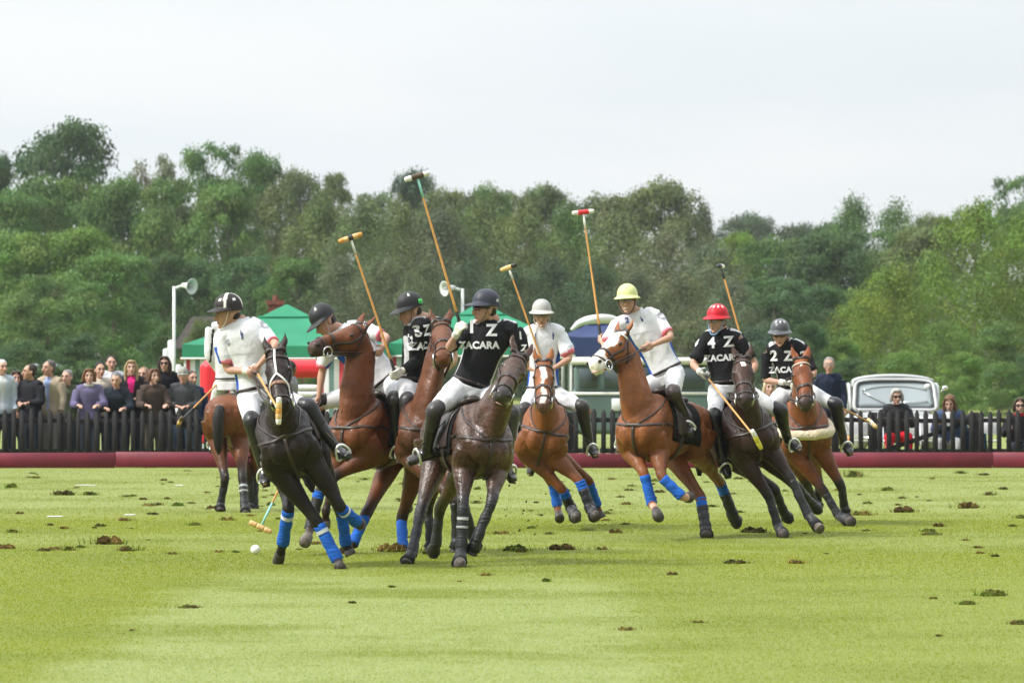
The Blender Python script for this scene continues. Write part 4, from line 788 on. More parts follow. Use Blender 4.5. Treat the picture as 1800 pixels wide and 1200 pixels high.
    for t in np.linspace(.12, .97, 12):
        c = base + (pp - base) * t; u_ = nrm(up0 * (1 - t) + upP * t); l, n_, i_, d_ = bv.ray_cast(Vector(c + u_ * .8 * k), Vector(-u_))
        if l is not None: ridge.append(np.array(l))
    if len(ridge) > 3: gg.tube(ridge, .014 * k, 8, 2); gg.obj('clipped_mane', hair_m if points else M('red_mane', np.array(coat) * .5, .7), root, disp=(lambda V, n_, f=wob(2, 70): V + n_ * (f(V) * .004)[:, None]))
    if tail:
        gg = Geo(); d0 = B(-.78, 0, 1.36); gg.tube([d0, B(-.88, 0, 1.33), B(-.92, 0, 1.15), B(-.90, 0, .92), B(-.89, 0, .80)], np.array([.04, .06, .07, .055, .015]) * k, 12, 4); gg.obj('tail', hair_m, root, disp=(lambda V, n_, f=wob(4, 60): V + n_ * (f(V) * .005)[:, None]))
    # saddle cloth and saddle
    def drape(x0, x1, a0, a1, off, nx=8, na=17, cz=1.15):
        G_ = []
        for x in np.linspace(x0, x1, nx):
            row = []
            for a in np.linspace(R(a0), R(a1), na):
                dr = Lt * math.sin(a) + U * math.cos(a); c = B(x, 0, cz); l, n_, i_, d_ = bv.ray_cast(Vector(c + dr * 1.0 * k), Vector(-dr)); row.append((np.array(l) if l is not None else c + dr * .3 * k) + dr * off * k)
            G_.append(row)
        return G_
    sd_root = None
    gg = Geo(); gg.sheet(drape(-.30, .30, -112, 112, .014), thick=.008); gg.obj('saddle_cloth', pad, root)
    gg = Geo(); st2 = [(-.25, 1.48, .13, .02), (-.20, 1.495, .15, .035), (-.05, 1.475, .15, .035), (.10, 1.49, .12, .04), (.20, 1.53, .08, .045), (.24, 1.54, .05, .02)]
    gg.body([(B(x, 0, z + .02), w_ * k, h * k) for x, z, w_, h in st2], Lt, U, 4, 16); G2 = drape(-.12, .26, 20, 95, .03, 6, 9); gg.sheet(G2, thick=.012); G3 = drape(-.12, .26, -95, -20, .03, 6, 9); gg.sheet(G3, thick=.012)
    sdl = gg.obj('saddle', lea, root)
    gg = Geo(); strap(gg, [B(.12, s * u, z) for s, u, z in ((1, .36, 1.15), (1, .30, .95), (1, .12, .82), (-1, .12, .82), (-1, .30, .95), (-1, .36, 1.15))], .08 * k, bv, .012, sub=5); gg.obj('girth', lea, sdl)
    # breastplate
    gg = Geo(); strap(gg, [B(.22, .30, 1.22), B(.45, .28, 1.20), B(.70, .18, 1.17), B(.82, 0, 1.16), B(.70, -.18, 1.17), B(.45, -.28, 1.20), B(.22, -.30, 1.22)], .028 * k, bv, .008)
    strap(gg, [B(.40, .20, 1.50), B(.58, .20, 1.36), B(.72, .10, 1.22), B(.80, 0, 1.14)], .017 * k, bv, .008); strap(gg, [B(.40, -.20, 1.50), B(.58, -.20, 1.36), B(.72, -.10, 1.22), B(.80, 0, 1.14)], .017 * k, bv, .008)
    strap(gg, [B(.80, 0, 1.14), B(.76, 0, .98), B(.60, 0, .84), B(.35, 0, .80), B(.15, 0, .80)], .03 * k, bv, .010); gg.obj('breastplate', lea, root)
    if sheep:
        gg = Geo(); pts = []
        for q in catmull([B(.38, .33, 1.22), B(.58, .26, 1.12), B(.78, .10, 1.08), B(.80, -.06, 1.08), B(.64, -.24, 1.12), B(.40, -.32, 1.24)], 4):
            l, n_, i_, d_ = bv.find_nearest(Vector(q)); pts.append(np.array(l) + np.array(n_) * .025)
        gg.tube(pts, np.array([.035] + [.055] * (len(pts) - 2) + [.035]), 12, 1, ref=U); gg.obj('sheepskin_collar', fleece, root, disp=(lambda V, n_, f=wob(9, 50): V + n_ * (f(V) * .006)[:, None]))
    # bridle
    br = Geo()
    def ring(t, wd, vs=(1, 1), m=None, g_=None, tilt=0):
        pts = [H(t + tilt * math.cos(a), .16 * math.sin(a), -.05 + .19 * math.cos(a)) for a in np.linspace(0, 2 * math.pi, 21)]; strap(g_ or br, pts, wd * k, bv, .006, sub=2)
    nbm = bridle; g2 = Geo(); ring(.60, .036, g_=g2); g2.obj('noseband', tanl if white_noseband else nbm, root); ring(.80, .020, tilt=.03)
    for s in (-1, 1):
        strap(br, [H(.02, s * .10, -.02), H(.28, s * .14, -.07), H(.55, s * .12, -.06), H(.76, s * .10, -.065)], .026 * k, bv, .007)
        strap(br, [H(.03, s * .10, -.03), H(.20, s * .13, -.13), H(.27, s * .08, -.22), H(.28, 0, -.25)], .018 * k, bv, .006)
    strap(br, [H(.02, .12, -.04), H(-.02, .09, .04), H(-.05, 0, .08), H(-.02, -.09, .04), H(.02, -.12, -.04)], .03 * k, bv, .007)
    bro = br.obj('bridle', nbm, root)
    g2 = Geo(); strap(g2, [H(.06, .13, -.03), H(.10, .10, .06), H(.11, 0, .1), H(.10, -.10, .06), H(.06, -.13, -.03)], .026 * k, bv, .008); g2.obj('browband', browband or nbm, root)
    if white_noseband:
        g2 = Geo(); strap(g2, [H(-.04, 0, .08), H(.2, 0, .12), H(.44, 0, .1)], .020 * k, bv, .010); strap(g2, [H(.44, 0, .1), H(.52, .05, .06), H(.62, .08, -.02), H(.78, .08, -.06)], .02 * k, bv, .010); strap(g2, [H(.44, 0, .1), H(.52, -.05, .06), H(.62, -.08, -.02), H(.78, -.08, -.06)], .02 * k, bv, .010); g2.obj('white_strap', whl, root)
    bits = []
    for s in (-1, 1):
        c = H(.79, s * .088, -.095); bits.append(c); g2 = Geo(); rr = .050 * k; pts = [c + A * rr * math.cos(a) + D * rr * math.sin(a) + S * s * .004 for a in np.linspace(0, 2 * math.pi, 17)]; g2.tube(pts, .008 * k, 6, 1); g2.tube([c, c - D * .08 * k + A * .03 * k], .005 * k, 6, 1); g2.obj('bit_ring', steel, bro)
    return dict(root=root, B=B, H=H, F=F, U=U, L=Lt, bvh=bv, bits=bits, k=k, body=bo, saddle=sdl, pp=pp, mz=mz, joints=joints, neck=(base, pp, up0), A=A, D=D, S=S)

def reins(h, hand, slack=.05, both=True):
    g = Geo(); hd = np.asarray(hand)
    for i, s in enumerate((-1, 1)):
        b = h['bits'][i]
        for off in (0, .03):
            base, pp, up0 = h['neck']; mid = b * .45 + hd * .55; c = mid + h['S'] * s * .0 - np.array([0, 0, slack + off])
            # keep clear of the neck
            l, n, i_, d = h['bvh'].find_nearest(Vector(c)); l = np.array(l); n = np.array(n)
            if (c - l) @ n < .02: c = l + n * .02
            g.tube([b - h['A'] * off * .6, b * .7 + c * .3 - [0, 0, off * .4], c, c * .35 + hd * .65, hd + h['L'] * s * .02], .0075 * h['k'], 6, 4)
    g.obj('reins', lea, h['root'])
# ================================================================== PEOPLE
SKIN = (.50, .28, .20)
def skin_m(c): return M('skin_%d' % int(c[0] * 1000), c, .5, .4, noise=.08, nscale=30, bump=.05, bscale=60)
def head_geo(g, c, F, U, k=1.0, nose=1.0):
    k = k * 1.05
    S = np.cross(F, U); H = lambda s, f, u: c + (S * s + F * f + U * u) * k
    g.ell(H(0, -.012, .028), (S * .074 * k, F * .094 * k, U * .088 * k), 22)
    g.body([(H(0, .012, .06), .062 * k, .070 * k), (H(0, .018, .02), .066 * k, .076 * k), (H(0, .022, -.025), .063 * k, .070 * k), (H(0, .030, -.065), .050 * k, .058 * k), (H(0, .042, -.098), .028 * k, .038 * k), (H(0, .046, -.112), .014 * k, .02 * k)], S, F, 3, 18, p=2.3)
    g.tube([H(0, .086, .022), H(0, .100, -.005), H(0, .116 * (1 + .06 * (nose - 1)), -.028), H(0, .098, -.038)], np.array([.010, .013, .018, .012]) * k, 8, 3)
    for s in (-1, 1):
        g.ell(H(s * .030, .082, .030), (S * .026 * k, F * .012 * k, U * .008 * k), 8)        # brow
        g.ell(H(s * .040, .068, -.025), (S * .022 * k, F * .02 * k, U * .02 * k), 10)        # cheekbone
        g.ell(H(s * .076, -.008, -.005), (F * .018 * k, S * .010 * k + F * .004, U * .032 * k), 10)    # ear
    g.ell(H(0, .090, -.060), (S * .024 * k, F * .010 * k, U * .007 * k), 8); g.ell(H(0, .087, -.073), (S * .020 * k, F * .010 * k, U * .008 * k), 8)
    g.ell(H(0, .082, -.102), (S * .018 * k, F * .016 * k, U * .014 * k), 8)
    return H
def face_parts(H, S, F, U, k, root, skin, teeth=False):
    for s in (-1, 1):
        g = Geo(); g.ell(H(s * .031, .083, .014), (S * .021 * k, F * .0075 * k, U * .013 * k), 10); g.obj('socket_shade', M('shaded_skin_%d' % int(skin[0] * 1000), np.array(skin) * .55, .6), root)  # darker skin oval that paints shade into the eye socket
        g = Geo(); g.ell(H(s * .031, .085, .012), (S * .015 * k, F * .009 * k, U * .009 * k), 10); e = g.obj('eye', M('eye_white', (.6, .57, .53), .3), root)
        g = Geo(); g.ell(H(s * .031, .0925, .012), (S * .009 * k, F * .004 * k, U * .009 * k), 8); g.obj('iris', M('iris', (.03, .02, .015), .2), e)
        g = Geo(); g.tube([H(s * .014, .097, .030), H(s * .032, .096, .036), H(s * .048, .085, .030)], .0065 * k, 6, 2); g.obj('eyebrow', M('brow_hair', (.05, .03, .02), .8), root)
    g = Geo(); g.ell(H(0, .0965, -.066), (S * .023 * k, F * .005 * k, U * .007 * k), 10); g.obj('mouth', M('teeth', (.6, .55, .5), .4) if teeth else M('lip', (.20, .06, .045), .5), root)
def hand_geo(g, wr, d, wide, palm, curl=1.0, k=1.0, thumb=1):
    d, wide = nrm(d), orth(wide, nrm(d)); palm = orth(orth(palm, d), wide)
    g.tube([wr - d * .02, wr + d * .015], [.026 * k, .028 * k], 10, 2, flat=.8, ref=palm)
    g.box(wr + d * .045 * k, (d * .045 * k, wide * .040 * k, palm * .014 * k), bev=.012 * k)
    for i, (o, l) in enumerate(((-.030, .9), (-.010, 1.05), (.010, 1.0), (.030, .8))):
        p = wr + (d * .085 + wide * o) * k; dr = d; pts = [p - d * .02 * k]
        for j, sl in enumerate((.038, .028, .022)):
            a = curl * (.75 if j == 0 else 1.25); dr = nrm(dr * math.cos(a) + np.cross(wide * (1 if np.cross(wide, d) @ palm > 0 else -1), dr) * math.sin(a)); pts.append(p); p = p + dr * sl * l * k
        pts.append(p); g.tube(pts, np.array([.0095, .0098, .0092, .0088, .0075]) * k, 8, 2)
    b = wr + (d * .03 - wide * .036 * thumb * -1) * k; t = nrm(d * .5 + wide * thumb * .6 + palm * .6); g.tube([wr + (d * .02 + wide * thumb * .025) * k, b, b + t * .035 * k, b + (t * .04 + palm * .025 - wide * thumb * .012) * k], np.array([.013, .012, .0105, .009]) * k, 8, 2)
def torso(g, J, infl=0, lo=0.0, hi=1.0, belly=0, wide=1.0, shoulders=True):
    pel, nk = J['pelvis'], J['neck']; up = nrm(nk - pel); hl, sl = orth(J['hlat'], up), orth(J['slat'], up); L = np.linalg.norm(nk - pel)
    fb = nrm(np.cross(sl, up)); fa = nrm(np.cross(hl, up)); st = []
    rows = [(-.16, .155, .105), (0, .165, .115), (.22, .150 + belly * .5, .105 + belly), (.45, .158 + belly * .3, .112 + belly), (.66, .176, .120), (.82, .178, .115), (.92, .150, .092), (1.0, .085, .070)]
    la, ua = [], []
    for t, a, b in rows:
        if t < lo - .01 or t > hi + .01: continue
        l = nrm(hl * (1 - t) + sl * t); f = nrm(np.cross(l, up)); back = -.022 * math.sin(math.pi * max(0, min(1, t))) if 'hunch' not in J else -J['hunch'] * math.sin(math.pi * max(0, min(1, t)))
        st.append((pel + up * L * t + f * back, a * wide + infl, b + infl)); la.append(l); ua.append(f)
    g.body(st, la, ua, 4, 26, p=2.25)
    for s, sh in ((1, J['shL']), (-1, J['shR'])) if shoulders else ():
        c = nk + up * -.05 + sl * s * .06; g.tube([c, (c + sh) / 2 + up * .006, sh], np.array([.066, .068, .062]) + infl, 12, 3)
def arm(g, J, s, infl=0, t1=1.0, t0=0, full=True):
    sh, el, wr = J['sh' + s], J['el' + s], J['wr' + s]; a, b = nrm(el - sh), nrm(wr - el); rad = lambda t: np.interp(t, [0, .25, .5, .8, 1.0, 1.2, 1.5, 2.0], [.060, .056, .049, .043, .041, .045, .036, .027]); pts = []; rr = []
    for t in np.linspace(t0, t1, max(3, int((t1 - t0) * 6))): pts.append(sh + (el - sh) * t if t <= 1 else el + (wr - el) * (t - 1)); rr.append(rad(t) + infl * (1 + .35 * (t > t1 - .12)))
    g.tube(pts, rr, 14, 2)
def leg(g, J, s, infl=0, t0=0, t1=2.0):
    hp, kn, an = J['hip' + s], J['kn' + s], J['an' + s]; rad = lambda t: np.interp(t, [0, .3, .6, .9, 1.0, 1.1, 1.3, 1.6, 2.0], [.092, .092, .078, .063, .060, .056, .058, .048, .037]); pts = []; rr = []
    for t in np.linspace(t0, t1, max(3, int((t1 - t0) * 7))): pts.append(hp + (kn - hp) * t if t <= 1 else kn + (an - kn) * (t - 1)); rr.append(rad(t) + infl)
    g.tube(pts, rr, 16, 2)
def foot_geo(g, an, d, up, infl=0, k=1.0):
    d = nrm(d); up = orth(up, d); s = np.cross(d, up); h = an - up * .055
    g.body([(h - d * .060, .026 + infl, .030 + infl), (h - d * .035 + up * .01, .035 + infl, .048 + infl), (h + d * .03 + up * .008, .037 + infl, .046 + infl), (h + d * .10 - up * .012, .044 + infl, .030 + infl), (h + d * .16 - up * .016, .044 + infl, .024 + infl), (h + d * .205 - up * .018, .026 + infl, .016 + infl)], s, up, 3, 16, p=2.4)
    g.tube([an + up * .03, h + up * .02], [.040 + infl, .042 + infl], 12, 2)
def folds(seed, amp, k=22, stretch=(1, 1, .45)):
    f1, f2 = wob(seed, k), wob(seed + 1, k * .45)
    def fn(V, n):
        Q = V * np.array(stretch); r = 1 - np.abs(f1(Q)); return V + n * np.maximum(amp * (r * .8 + f2(Q) * .6 - .3), -.003)[:, None]
    return fn
def helmet(root, c, F, U, col, brim=.012, peak=.075, spots=None, stripe=None, size=1.0, dip=.012, rough=.55, brimcol=None):
    size = size * 1.08
    S = np.cross(F, U); rows = []; cols_ = []; na = 72
    prof = [(math.sin(t), math.cos(t)) for t in np.linspace(0.02, math.pi / 2, 16)]; A = np.linspace(0, 2 * math.pi, na, endpoint=False)
    def pt(a, r, z, ex): return c + (S * math.sin(a) * (r * .100 + ex) + F * math.cos(a) * (r * .122 + ex * 1.05) + U * z) * size
    def ext(a): fr = max(0, math.cos(a)) ** 1.6; return brim + peak * fr
    for r, z in prof: rows.append([pt(a, r ** .92, z * .112, 0) for a in A])
    rows.append([pt(a, 1.0, -.012, .003) for a in A])
    for q, dz in ((.35, -.003), (.7, -.008), (1.0, -.016), (1.0, -.021), (.6, -.014), (.2, -.012)): rows.append([pt(a, 1.0, -.012 + dz - dip * q * max(0, math.cos(a)), ext(a) * q) for a in A])
    rows.append([pt(a, .9, -.012, 0) for a in A]); rows.append([pt(a, .8, .05, 0) for a in A])
    n = len(rows); V = np.array(rows).reshape(-1, 3); g = Geo(); F_ = [(i * na + j, i * na + (j + 1) % na, (i + 1) * na + (j + 1) % na, (i + 1) * na + j) for i in range(n - 1) for j in range(na)]; F_ += [tuple(range(na - 1, -1, -1)), tuple((n - 1) * na + j for j in range(na))]; g.add(V, F_)
    def cf(V):
        r_ = (V - c) / size; s, f, u = r_ @ S, r_ @ F, r_ @ U; C3 = np.tile(np.array(col), (len(V), 1))
        if brimcol is not None: m = u < -.006; C3[m] = brimcol
        if stripe is not None:
            az = np.arctan2(s / .1, f / .122)
            for (a0, wd) in stripe[1]: rr_ = np.hypot(s, f); m = (np.abs(((az - R(a0) + math.pi) % (2 * math.pi) - math.pi) * rr_) < wd) & (np.cos(az - R(a0)) > 0) & (u > -.008); C3[m] = stripe[0]
        if spots is not None:
            az = np.arctan2(s / .1, f / .122)
            for a0 in spots[1]:
                d2 = ((az - R(a0) + math.pi) % (2 * math.pi) - math.pi) * .1; m = (d2 ** 2 + (u - spots[2]) ** 2) < .0125 ** 2; C3[m] = spots[0]
        return C3
    o = g.obj('helmet', M('helmet_shell_%d' % int(rough * 100), attr='Col', rough=rough, spec=.4, noise=.05, nscale=40), root, colfn=cf)
    return o
def chin_strap(root, H, col, k=1.0):
    g = Geo(); pts = [H(-.082, .0, .06), H(-.084, .03, 0), H(-.072, .045, -.06), H(-.03, .075, -.118), H(0, .082, -.124), H(.03, .075, -.118), H(.072, .045, -.06), H(.084, .03, 0), H(.082, .0, .06)]; g.tube(pts, .007, 6, 3, flat=.5); g.obj('chin_strap', M('strap_' + str(int(col[0] * 100)), col, .6), root)
def glasses(root, H, lens, frame=(.03, .03, .03), dark=True):
    g = Geo(); g.tube([H(-.078, .0, .020), H(-.074, .060, .018), H(-.045, .096, .016), H(0, .108, .020), H(.045, .096, .016), H(.074, .060, .018), H(.078, .0, .020)], .0045 if not dark else .007, 6, 3); o = g.obj('glasses', M('glasses_frame', frame, .3), root)
    for s in (-1, 1):
        g = Geo(); c = H(s * .034, .103, .010); a = H(s * .034 + .029, .103 - s * .012, .010) - c; b = H(s * .034, .103, .028) - c; g.ell(c, (a, b, nrm(np.cross(a, b)) * (.004 if dark else .0015)), 12); g.obj('lens', M('lens_%d_%d' % (int(lens[0] * 100), dark), lens, .1, .8), o)
TEAMW = dict(base=(.72, .72, .76), cuff=srgb(236, 130, 150)); TEAMB = dict(base=(.012, .012, .014))
def shirt_obj(root, J, team, sleeveL=.78, sleeveR=.78, seed=1, belly=0, hem=-.04):
    g = Geo(); torso(g, J, .018, hem, 1.0, belly)
    arm(g, J, 'L', .014, sleeveL); arm(g, J, 'R', .014, sleeveR)
    pel, nk = J['pelvis'], J['neck']; up = nrm(nk - pel); sl = orth(J['slat'], up); fw = nrm(np.cross(sl, up)); L = np.linalg.norm(nk - pel)
    g.tube([nk - up * .05, nk - up * .01, nk + up * .022], [.095, .080, .066], 16, 2)
    def cf(V):
        C3 = np.tile(np.array(team['base']), (len(V), 1)); r = V - nk; u, s, f = r @ up, r @ sl, r @ fw
        dseg = {}
        for q, tt in (('L', sleeveL), ('R', sleeveR)):
            sh, el, wr = J['sh' + q], J['el' + q], J['wr' + q]; a = el - sh; t = (V - sh) @ a / (a @ a); d = np.linalg.norm(V - (sh + np.clip(t, 0, 1)[:, None] * a), axis=1); dseg[q] = (t, d)
            if tt <= 1 and 'cuff' in team: m = (t > tt - .085) & (d < .085); C3[m] = team['cuff']
            if team.get('umpire'):
                b_ = np.cross(nrm(a), fw); rel = V - (sh + t[:, None] * a); m = (np.abs(rel @ nrm(b_)) < .014) & (d < .09) & (t > .0) & (rel @ nrm(fw) < .1); C3[m] = (.015, .015, .018)
        if team is TEAMW or team.get('blue'):
            m = (np.abs(s) > .140) & (u < -.17) & (f < .055) & (f > -.09) & (np.minimum(dseg['L'][1], dseg['R'][1]) > .062); C3[m] = srgb(34, 84, 176)
        if team is TEAMB or team.get('yoke'):
            m = (np.abs(s) > .080) & (u > -.075) & (np.abs(s) < .20) & (f < .062); C3[m] = (.6, .6, .63)
            m = (np.abs(s) > .14) & (u < -.18) & (np.abs(f) < .03) & (np.minimum(dseg['L'][1], dseg['R'][1]) > .065); C3[m] = (.6, .6, .62)
        return C3
    o = g.obj('shirt', M('shirt_cloth', attr='Col', rough=.8, spec=.2, bump=.5, bscale=16), root, vox=.0095, smooth=3, colfn=cf, disp=lambda V, n, ff=folds(seed, .021, 17): V + (ff(V, n) - V) * np.clip(((V - pel) @ up / L - .12) / .25, .05, 1)[:, None])
    # collar
    c = nk + up * .012; g = Geo(); pts = [c + (sl * math.sin(a) * .068 + fw * (math.cos(a) * .066 + .004)) + up * (.006 if abs(a) > .5 else -.03) for a in np.linspace(-2.9, 2.9, 15)]; g.tube(pts, .008, 6, 1, flat=2.2, ref=up)
    g.obj('collar', M('collar_w', (.72, .72, .74), .8), o); return o
_font = {}
def glyphs(txt, size, bold, squash=1.0):
    cu = bpy.data.curves.new('t', 'FONT'); cu.body = txt; cu.size = size * 1.38; cu.align_x = 'CENTER'; cu.align_y = 'CENTER'; cu.offset = bold * size; cu.resolution_u = 3; cu.space_character = 1.06
    o = bpy.data.objects.new('t', cu); COL.objects.link(o); dg = bpy.context.evaluated_depsgraph_get(); dg.update(); me = bpy.data.meshes.new_from_object(o.evaluated_get(dg)); bpy.data.objects.remove(o)
    V = getv(me); F = [tuple(p.vertices) for p in me.polygons]; bpy.data.meshes.remove(me); V[:, 0] *= squash; return V, F
def lettering(name, txt, pxy, size, bvh, right, up, parent, col=(.72, .72, .74), bold=.055, squash=1.0, fwd=None, toward=None):
    """printed lettering laid on a cloth surface"""
    if toward is not None: o = np.asarray(toward[0]); d = nrm(toward[1])
    else: o = np.array([0, 0, CAMH]); d = nrm(P(pxy[0], pxy[1], 50) - o)
    l, n, i, ds = bvh.ray_cast(Vector(o), Vector(d))
    if l is None: print('lettering miss', txt, pxy); return
    c = np.array(l); n = nrm(fwd) if fwd is not None else nrm(n); r_ = orth(right, n); u_ = orth(orth(up, n), r_); V, F = glyphs(txt, size, bold, squash); out_ = []
    for v in V:
        q = c + r_ * v[0] + u_ * v[1]; l, nn, i, ds = bvh.ray_cast(Vector(q + n * .15), Vector(-n), .4); out_.append((np.array(l) if l is not None else q) + n * .008)
    g = Geo(); g.add(out_, F); me = g.mesh(); 
    g.obj(name, M('print_%d_%d' % (int(col[0] * 100), int(col[2] * 100)), col, .7), parent, flat=True)
def hair_geo(root, c, F, U, style, col, seed=0, k=1.0):
    F0, U0 = F, U; F, U = F * k, U * k; S = np.cross(F0, U0) * k; H = lambda s, f, u: c + S * s + F * f + U * u; g = Geo()
    if style == 'under': g.ell(H(0, -.045, -.005), (S * .076, F * .065, U * .062), 16)
    else:
        g.ell(H(0, -.028, .045), (S * .085, F * .096, U * .085), 18); g.ell(H(0, -.055, .0), (S * .078, F * .06, U * .075), 16)
        if style != 'short': g.tube([H(-.06, .06, .10), H(0, .085, .105), H(.06, .06, .10)], .022, 8, 2)
        if style in ('long', 'bob'):
            e = -.20 if style == 'long' else -.085
            for s in (-1, 1): g.tube([H(s * .050, .055, .09), H(s * .080, .035, .03), H(s * .088, .02, -.05), H(s * .085, .015, e)], [.02, .03, .034, .022], 10, 3)
            g.tube([H(0, -.06, .05), H(0, -.075, -.05), H(0, -.065, e)], [.07, .075, .05], 12, 3, flat=.6, ref=F)
    g.obj('hair', M('hair_%d_%d' % (int(col[0] * 1000), int(col[2] * 1000)), col, .6, .35, noise=.3, nscale=50, bump=.8, bscale=70, stretch=(1, 1, .25)), root, vox=.008, smooth=2, disp=lambda V, n, f=wob(seed, 60): V + n * (f(V * [1, 1, .3]) * .004)[:, None])

def rider(label, h, pelvis, neck, head, face, sh, arms, legs, team, helm, hup=(0, 0, 1), gloves='', long_sleeve='', slvL=.78, slvR=.78, skin=SKIN, lens=None, strapc=(.03, .03, .03), hairc=(.03, .02, .015), seed=1, twist=None, boots=(.025, .02, .02), kneepad=(.03, .026, .026), grip=None, footd=None, torsoL=.50, stir=True, beltc=(.03, .02, .02), teeth=False, hands=True):
    seat = h['B'](-.03, 0, 1.60); J = {}; J['pelvis'] = P(pelvis[0], pelvis[1], seat[1] + (pelvis[2] if len(pelvis) > 2 else 0)); J['neck'] = solve(J['pelvis'], neck[0], neck[1], torsoL, neck[2]); up = nrm(J['neck'] - J['pelvis'])
    J['hlat'] = orth(h['L'], up)
    for s in 'LR': J['sh' + s] = solve(J['neck'] - up * .045, sh[s][0], sh[s][1], .185, sh[s][2])
    J['slat'] = nrm(J['shL'] - J['shR'])
    for s in 'LR':
        (ex, ey, es), (wx, wy, ws) = arms[s]; J['el' + s] = solve(J['sh' + s], ex, ey, .29, es); J['wr' + s] = solve(J['el' + s], wx, wy, .25, ws)
        sg = 1 if s == 'L' else -1; J['hip' + s] = J['pelvis'] - up * .03 + J['hlat'] * sg * .095
        (kx, ky, ks), (ax_, ay, as_), (tx, ty, ts) = legs[s]; J['kn' + s] = solve(J['hip' + s], kx, ky, .43, ks); J['an' + s] = solve(J['kn' + s], ax_, ay, .40, as_); J['toe' + s] = solve(J['an' + s], tx, ty, .2, ts)
    F = nrm(face); U = orth(hup, F); hc = P(head[0], head[1], J['neck'][1] + F[1] * .05 - .02); d = hc - J['neck']
    root = empty('person', (J['pelvis'][0], J['pelvis'][1], J['pelvis'][2] - .1), label, 'person', 'polo players on horseback')
    sk = skin_m(skin); g = Geo(); torso(g, J, -.014); H = head_geo(g, hc, F, U)
    g.tube([J['neck'] - up * .05, J['neck'] + up * .02, hc - U * .05 - F * .02, hc - F * .01], [.048, .052, .054, .056], 14, 3)
    hd = {}
    for s in 'LR':
        arm(g, J, s, -.004, 2.0); leg(g, J, s, -.012); foot_geo(g, J['an' + s], J['toe' + s] - J['an' + s], J['kn' + s] - J['an' + s])
        fd = nrm(J['wr' + s] - J['el' + s]); gr = (grip or {}).get(s); gr = np.array(gr, float) if gr is not None else np.array([0, 0, 1.]); pn = nrm(np.cross(fd, gr)) * (-1 if s == 'L' else 1)
        if pn @ (J['pelvis'] - J['wr' + s]) < 0: pn = -pn
        hd[s] = (J['wr' + s], fd, gr, pn)
        if s not in gloves: hand_geo(g, J['wr' + s], fd, gr, pn, 1.0)
    body = g.obj('body', sk, root, vox=.0075, smooth=3)
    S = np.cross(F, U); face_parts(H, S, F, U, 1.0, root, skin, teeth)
    hair_geo(root, hc, F, U, 'under', hairc, seed)
    so_ = shirt_obj(root, J, team, slvL if 'L' not in long_sleeve else 1.93, slvR if 'R' not in long_sleeve else 1.93, seed)
    for s in gloves:
        g = Geo(); hand_geo(g, *hd[s], 1.0, 1.12); g.tube([J['wr' + s] - hd[s][1] * .055, J['wr' + s] + hd[s][1] * .01], [.038, .034], 12, 2); g.obj('glove', M('glove_cream', (.66, .64, .58), .7, noise=.12, nscale=40), root, vox=.0065, smooth=2)
    # breeches
    g = Geo(); torso(g, J, .021, -.2, .10, shoulders=False); 
    for s in 'LR': leg(g, J, s, .010, 0, 1.02)
    g.obj('breeches', M('breeches', (.72, .72, .75), .75, .2, bump=.12, bscale=30, noise=.04, nscale=12), root, vox=.0095, smooth=3, disp=folds(seed + 5, .011, 22, (1, 1, 1)))
    g = Geo(); l0 = J['pelvis'] + up * .035; f_ = np.cross(J['hlat'], up); g.tube([l0 + J['hlat'] * .180 * math.sin(a) + f_ * .130 * math.cos(a) for a in np.linspace(0, 2 * math.pi, 17)], .016, 6, 1, flat=1.0); g.obj('belt', M('belt_%d' % int(beltc[0] * 100), beltc, .5), root)
    for s in 'LR':
        g = Geo(); leg(g, J, s, .012, 1.02, 1.98); foot_geo(g, J['an' + s], J['toe' + s] - J['an' + s], J['kn' + s] - J['an' + s], .007)
        bt = g.obj('boot', M('boot_%d' % int(boots[0] * 1000), boots, .3, .5, noise=.2, nscale=20, bump=.15, bscale=14, coat=.25), root, vox=.0095, smooth=2, disp=folds(seed + 9, .003, 30))
        fdv = nrm(J['toe' + s] - J['an' + s]); upv = orth(J['kn' + s] - J['an' + s], fdv); g = Geo(); h0 = J['an' + s] - upv * .055; sv = np.cross(fdv, upv); g.box(h0 + fdv * .055 - upv * .048 + fdv * .02, (fdv * .13, sv * .036, upv * .006), bev=.004); g.box(h0 - fdv * .035 - upv * .055, (fdv * .03, sv * .032, upv * .016), bev=.004); g.obj('sole', M('sole', (.05, .035, .03), .7), bt)
        # knee guard: padded shell with ribs
        kf = nrm(J['kn' + s] - (J['hip' + s] + J['an' + s]) / 2 + f_ * .02); g = Geo(); hp, kn, an = J['hip' + s], J['kn' + s], J['an' + s]
        pts = [kn + (hp - kn) * .20 + kf * .010, kn + (hp - kn) * .08 + kf * .018, kn + kf * .020, kn + (an - kn) * .12 + kf * .016, kn + (an - kn) * .3 + kf * .012, kn + (an - kn) * .48 + kf * .008]; g.tube(pts, [.070, .078, .080, .076, .066, .060], 18, 3)
        g.ell(kn + kf * .055, (orth(hp - an, kf) * .06, np.cross(orth(hp - an, kf), kf) * .052, kf * .045), 14)
        for q in (.18, .27, .36): c = kn + (an - kn) * q + kf * .035; g.ell(c, (nrm(an - kn) * .018, np.cross(nrm(an - kn), kf) * .056, kf * .040), 12)
        g.obj('knee_guard', M('guard_%d' % int(kneepad[0] * 1000), kneepad, .4, .5, bump=.2, bscale=20), root, vox=.009, smooth=2)
